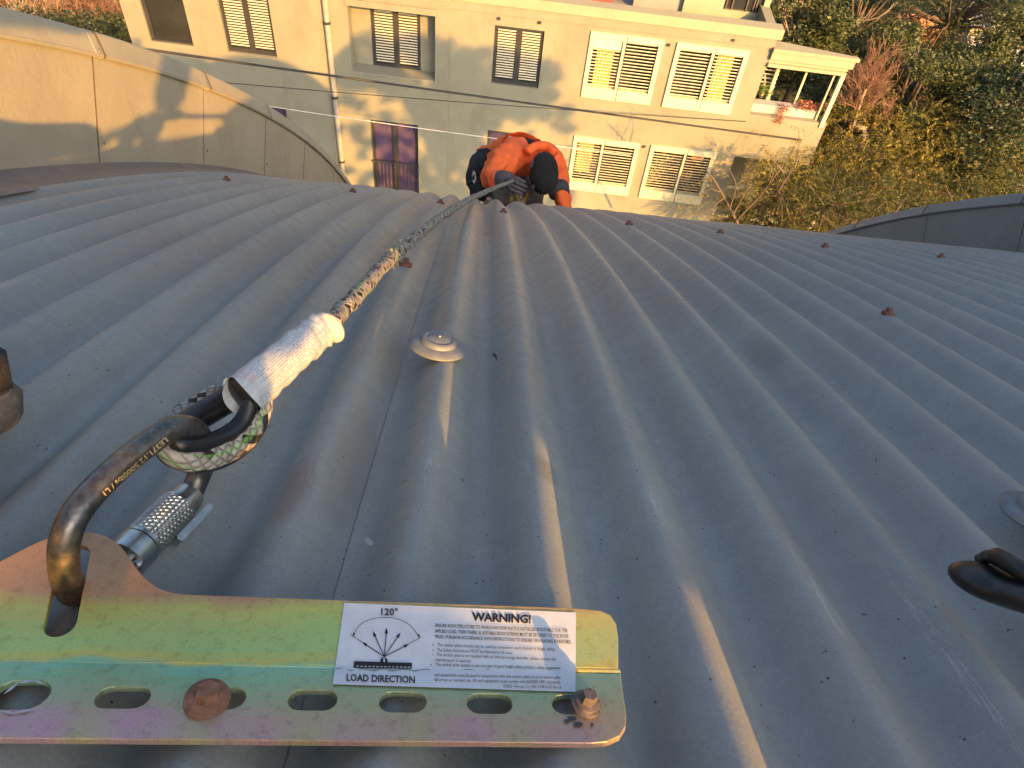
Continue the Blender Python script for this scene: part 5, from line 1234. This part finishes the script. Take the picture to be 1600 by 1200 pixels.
# bare pinkish tree
PK = tag(empty('bare_tree', gbase(at_y(1350, 120, 18.2))), 'bare pinkish twiggy tree glowing beside the balcony roof', 'tree')
for i, (bx, by, tx, ty) in enumerate([(1330, 215, 1312, 110), (1335, 200, 1340, 95), (1340, 205, 1375, 110), (1345, 215, 1392, 150), (1330, 205, 1290, 105), (1322, 190, 1330, 120), (1350, 190, 1360, 95)]):
    branchy(PK, at_y(bx, by, 18.2), at_y(bx + (tx - bx) * .6, by + (ty - by) * .6, 18.2), .035, 5, .55, M_PINKT, 20 + i, 3, .008, 'branch', 1.3)
build('trunk', G().tube(catmull([gbase(at_y(1350, 120, 18.2)), at_y(1340, 240, 18.2), at_y(1338, 195, 18.2)], 4), .07, 7), M_PALEB, PK, smooth=True)
build('trunk', G().tube(catmull([at_y(1332, 200, 18.0), at_y(1345, 160, 18.0), at_y(1352, 140, 18.0)], 3), .035, 6), M_PALEB, PK, smooth=True)
# pale thin trunks at the top
for i, (px_, py_, y_) in enumerate([(1205, 30, 27), (1222, 20, 29), (1238, 15, 30)]):
    c_ = at_y(px_, py_ + 40, y_); BR = tag(empty('bare_tree', gbase(c_)), ['pale slim leafless tree right beside the penthouse corner', 'pale forked leafless tree, middle one of three behind the balcony', 'pale leafless tree, rightmost of three behind the balcony'][i], 'tree')
    branchy(BR, c_ + Vector((0, 0, -2)), at_y(px_ + 4, py_ - 25, y_), .05, 4, .6, M_PALEB, 60 + i, 3, .012, 'trunk', 1.0)
    build('lower_trunk', G().tube([gbase(c_), c_ + Vector((0, 0, -2))], .06, 7), M_PALEB, BR)
# reddish winter shrubs at the top left
for i, (px_, py_, y_) in enumerate([(20, 10, 27), (60, 5, 28), (105, 20, 27), (150, 25, 28), (175, -5, 30), (-20, -5, 27), (120, -25, 32)]):
    c_ = at_y(px_, py_ + 25, y_); BR = tag(empty('bare_shrub', gbase(c_)), ['tangled reddish bare shrub beyond the left parapet, second from frame edge', 'russet bare shrub with a pale forked stem beyond the left parapet', 'russet bare shrub midway between left frame edge and cream block', 'reddish bare shrub with pale bent stem beside the cream block', 'highest reddish shrub touching the left edge of the cream block', 'reddish bare shrub cut by the left edge of the frame', 'bare shrub at the upper edge left of the cream block'][i], 'shrub', 'winter shrubs beyond the left parapet')
    for k in range(3):
        branchy(BR, c_ + Vector((random.uniform(-1, 1), random.uniform(-1, 1), -1.6)), c_ + Vector((random.uniform(-1.2, 1.2), random.uniform(-.8, .8), random.uniform(-.2, .8))), .05, 5, .9, M_PINKT if k else M_PALEB, 100 + i * 5 + k, 3, .012, 'stem', .8)
    leaf_cloud('leaves', [c_ + Vector((random.uniform(-1.3, 1.3), random.uniform(-1, 1), random.uniform(-1, .5))) for _ in range(10)], [.55] * 10, 2600, .09, leafmat('russet_leaf', (.16, .07, .04), (.28, .14, .08), (.34, .2, .11), .3), BR)
    build('root_collar', G().tube([gbase(c_), c_ + Vector((0, 0, -1.6))], .07, 6), M_BARK, BR)
# dark hedge at the foot of the shrubs (a continuous mass)
hc = [at_y(x, 55 + (x * .05), 21 + random.uniform(-1, 1)) for x in range(-60, 215, 14)]
tag(leaf_cloud('hedge', hc, [.9] * len(hc), 16000, .13, LF_DARK, None, base=tuple(gbase(at_y(100, 60, 21)))), 'dark green hedge mass running behind the left parapet', 'hedge', None, 'stuff')
hc = [Vector((x, y, GZ + random.uniform(.2, 1.6))) for x in range(-16, 34, 2) for y in (24, 28, 33, 38, 44) if not (-11 < x < 7 and y < 27)]
hc = [h + Vector((random.uniform(-1, 1), random.uniform(-1.5, 1.5), 0)) for h in hc]
tag(leaf_cloud('undergrowth', hc, [1.5] * len(hc), 60000, .2, LF_DARK, None, base=(8, 34, GZ)), 'low dark undergrowth covering the ground behind the trees', 'undergrowth', None, 'stuff')
# far houses glimpsed between the crowns at the top right
def house(px_, py_, y_, w_, d_, h_, roofc, label):
    c_ = at_y(px_, py_, y_); H_ = tag(empty('house', gbase(c_)), label, 'house'); z0 = GZ; z1 = c_.z - .5
    g = G(); g.box(Vector((c_.x, c_.y, (z0 + z1) / 2)), (w_ / 2, 0, 0), (0, d_ / 2, 0), (0, 0, (z1 - z0) / 2)); build('wall', g, M_CAP, H_)
    g = G(); a, b = w_ / 2 + .3, d_ / 2 + .3; t = c_
    P_ = [Vector((t.x - a, t.y - b, z1)), Vector((t.x + a, t.y - b, z1)), Vector((t.x + a, t.y + b, z1)), Vector((t.x - a, t.y + b, z1)), Vector((t.x - a * .9, t.y, z1 + h_)), Vector((t.x + a * .9, t.y, z1 + h_))]
    g.v = P_; g.f = [(0, 1, 5, 4), (2, 3, 4, 5), (1, 2, 5), (3, 0, 4), (0, 3, 2, 1)]; R_ = build('roof', g, roofc, H_)
    for k in range(9):
        x = t.x - a * .85 + a * 1.7 * k / 8; q0 = Vector((x, t.y - b, z1 + .03)); q1 = Vector((x, t.y, z1 + h_ + .03)); build('roof_rib', G().tube([q0, q1], .04, 4), roofc, R_)
    for k in (-.25, .25):
        g = G(); g.box(Vector((t.x + w_ * k, t.y - d_ / 2 - .02, z1 - .9)), (.45, 0, 0), (0, .02, 0), (0, 0, .5)); build('window', g, M_GLASSD, H_)
M_PR = mat('pale_metal_roof', (.55, .55, .52), rough=.5, var=.1); M_TR = mat('orange_tile_roof', (.45, .22, .10), rough=.8, var=.2)
house(1575, 8, 43, 4.5, 4, .9, M_PR, 'far house with pale ribbed metal roof at the top right')
house(1420, 28, 38, 3.0, 3, .7, M_TR, 'small house with ochre roof half hidden among the pines')
house(1560, 62, 36, 2.6, 2.4, .5, M_PR, 'small pale outbuilding between the right-hand crowns')

# tall plane trees standing behind the camera: their shade falls on the block opposite
def shade_tree(t, pts, label):
    """pts: clumps given by where on the facade their shade lands (x, z), radius, leaves"""
    P_ = [F(x, z) + LD * (t + random.uniform(-1.3, 1.3)) for x, z, r, n in pts]; c_ = sum(P_, Vector()) / len(P_)
    T_ = tag(empty('plane_tree', gbase(c_)), label, 'tree'); g = G(); top = c_ + Vector((0, 0, -.4))
    g.tube(catmull([gbase(c_), gbase(c_).lerp(top, .5) + Vector((.2, 0, 0)), top], 4), [.26 * (1 - .085 * i) for i in range(9)], 8)
    for p_ in P_[::3]: g.tube([gbase(c_).lerp(top, .85), top.lerp(p_, .5), p_], [.09, .05, .02], 5)
    build('trunk', g, M_BARK, T_, smooth=True)
    for k, (lo_, hi_) in enumerate(((0, 1),)):
        cs = P_; rd = np.array([[r, r, r * .8] for _, _, r, _ in pts]); n = int(sum(q_[3] for q_ in pts))
        leaf_cloud('crown', cs, rd, n, .12, LF_MID, T_, aspect=2.2)
rs_ = random.Random(11)
def region(poly, n, r0, r1, dens, keep=None):
    out = []; xs = [p[0] for p in poly]; zs = [p[1] for p in poly]
    while len(out) < n:
        x, z = rs_.uniform(min(xs), max(xs)), rs_.uniform(min(zs), max(zs)); c = False; j = len(poly) - 1
        for i in range(len(poly)):
            if (poly[i][1] > z) != (poly[j][1] > z) and x < (poly[j][0] - poly[i][0]) * (z - poly[i][1]) / (poly[j][1] - poly[i][1]) + poly[i][0]: c = not c
            j = i
        if c: r = rs_.uniform(r0, r1); out.append((x, z, r, dens * r * r))
    return out
top_ = [(-5.0, -8.3), (-4.5, -7.75), (-2.5, -7.6), (-.4, -7.65), (.2, -8.1), (.6, -8.8), (-.5, -9.1), (-2.5, -8.8), (-5.0, -8.8)]
shade_tree(21.5, region(top_, 120, .16, .34, 2600) + region([(-5, -8.8), (.7, -8.8), (.7, -9.6), (.1, -10.3), (-5, -10.3)], 62, .12, .27, 2400), 'tall leafy tree behind the camera, nearer the facade corner')
shade_tree(22.5, region([(-5.2, -9.6), (.3, -9.6), (1.3, -11.4), (1.5, -12.5), (-5.2, -12.5)], 105, .11, .25, 2400), 'tall thin-crowned tree behind the camera, between two denser trees')
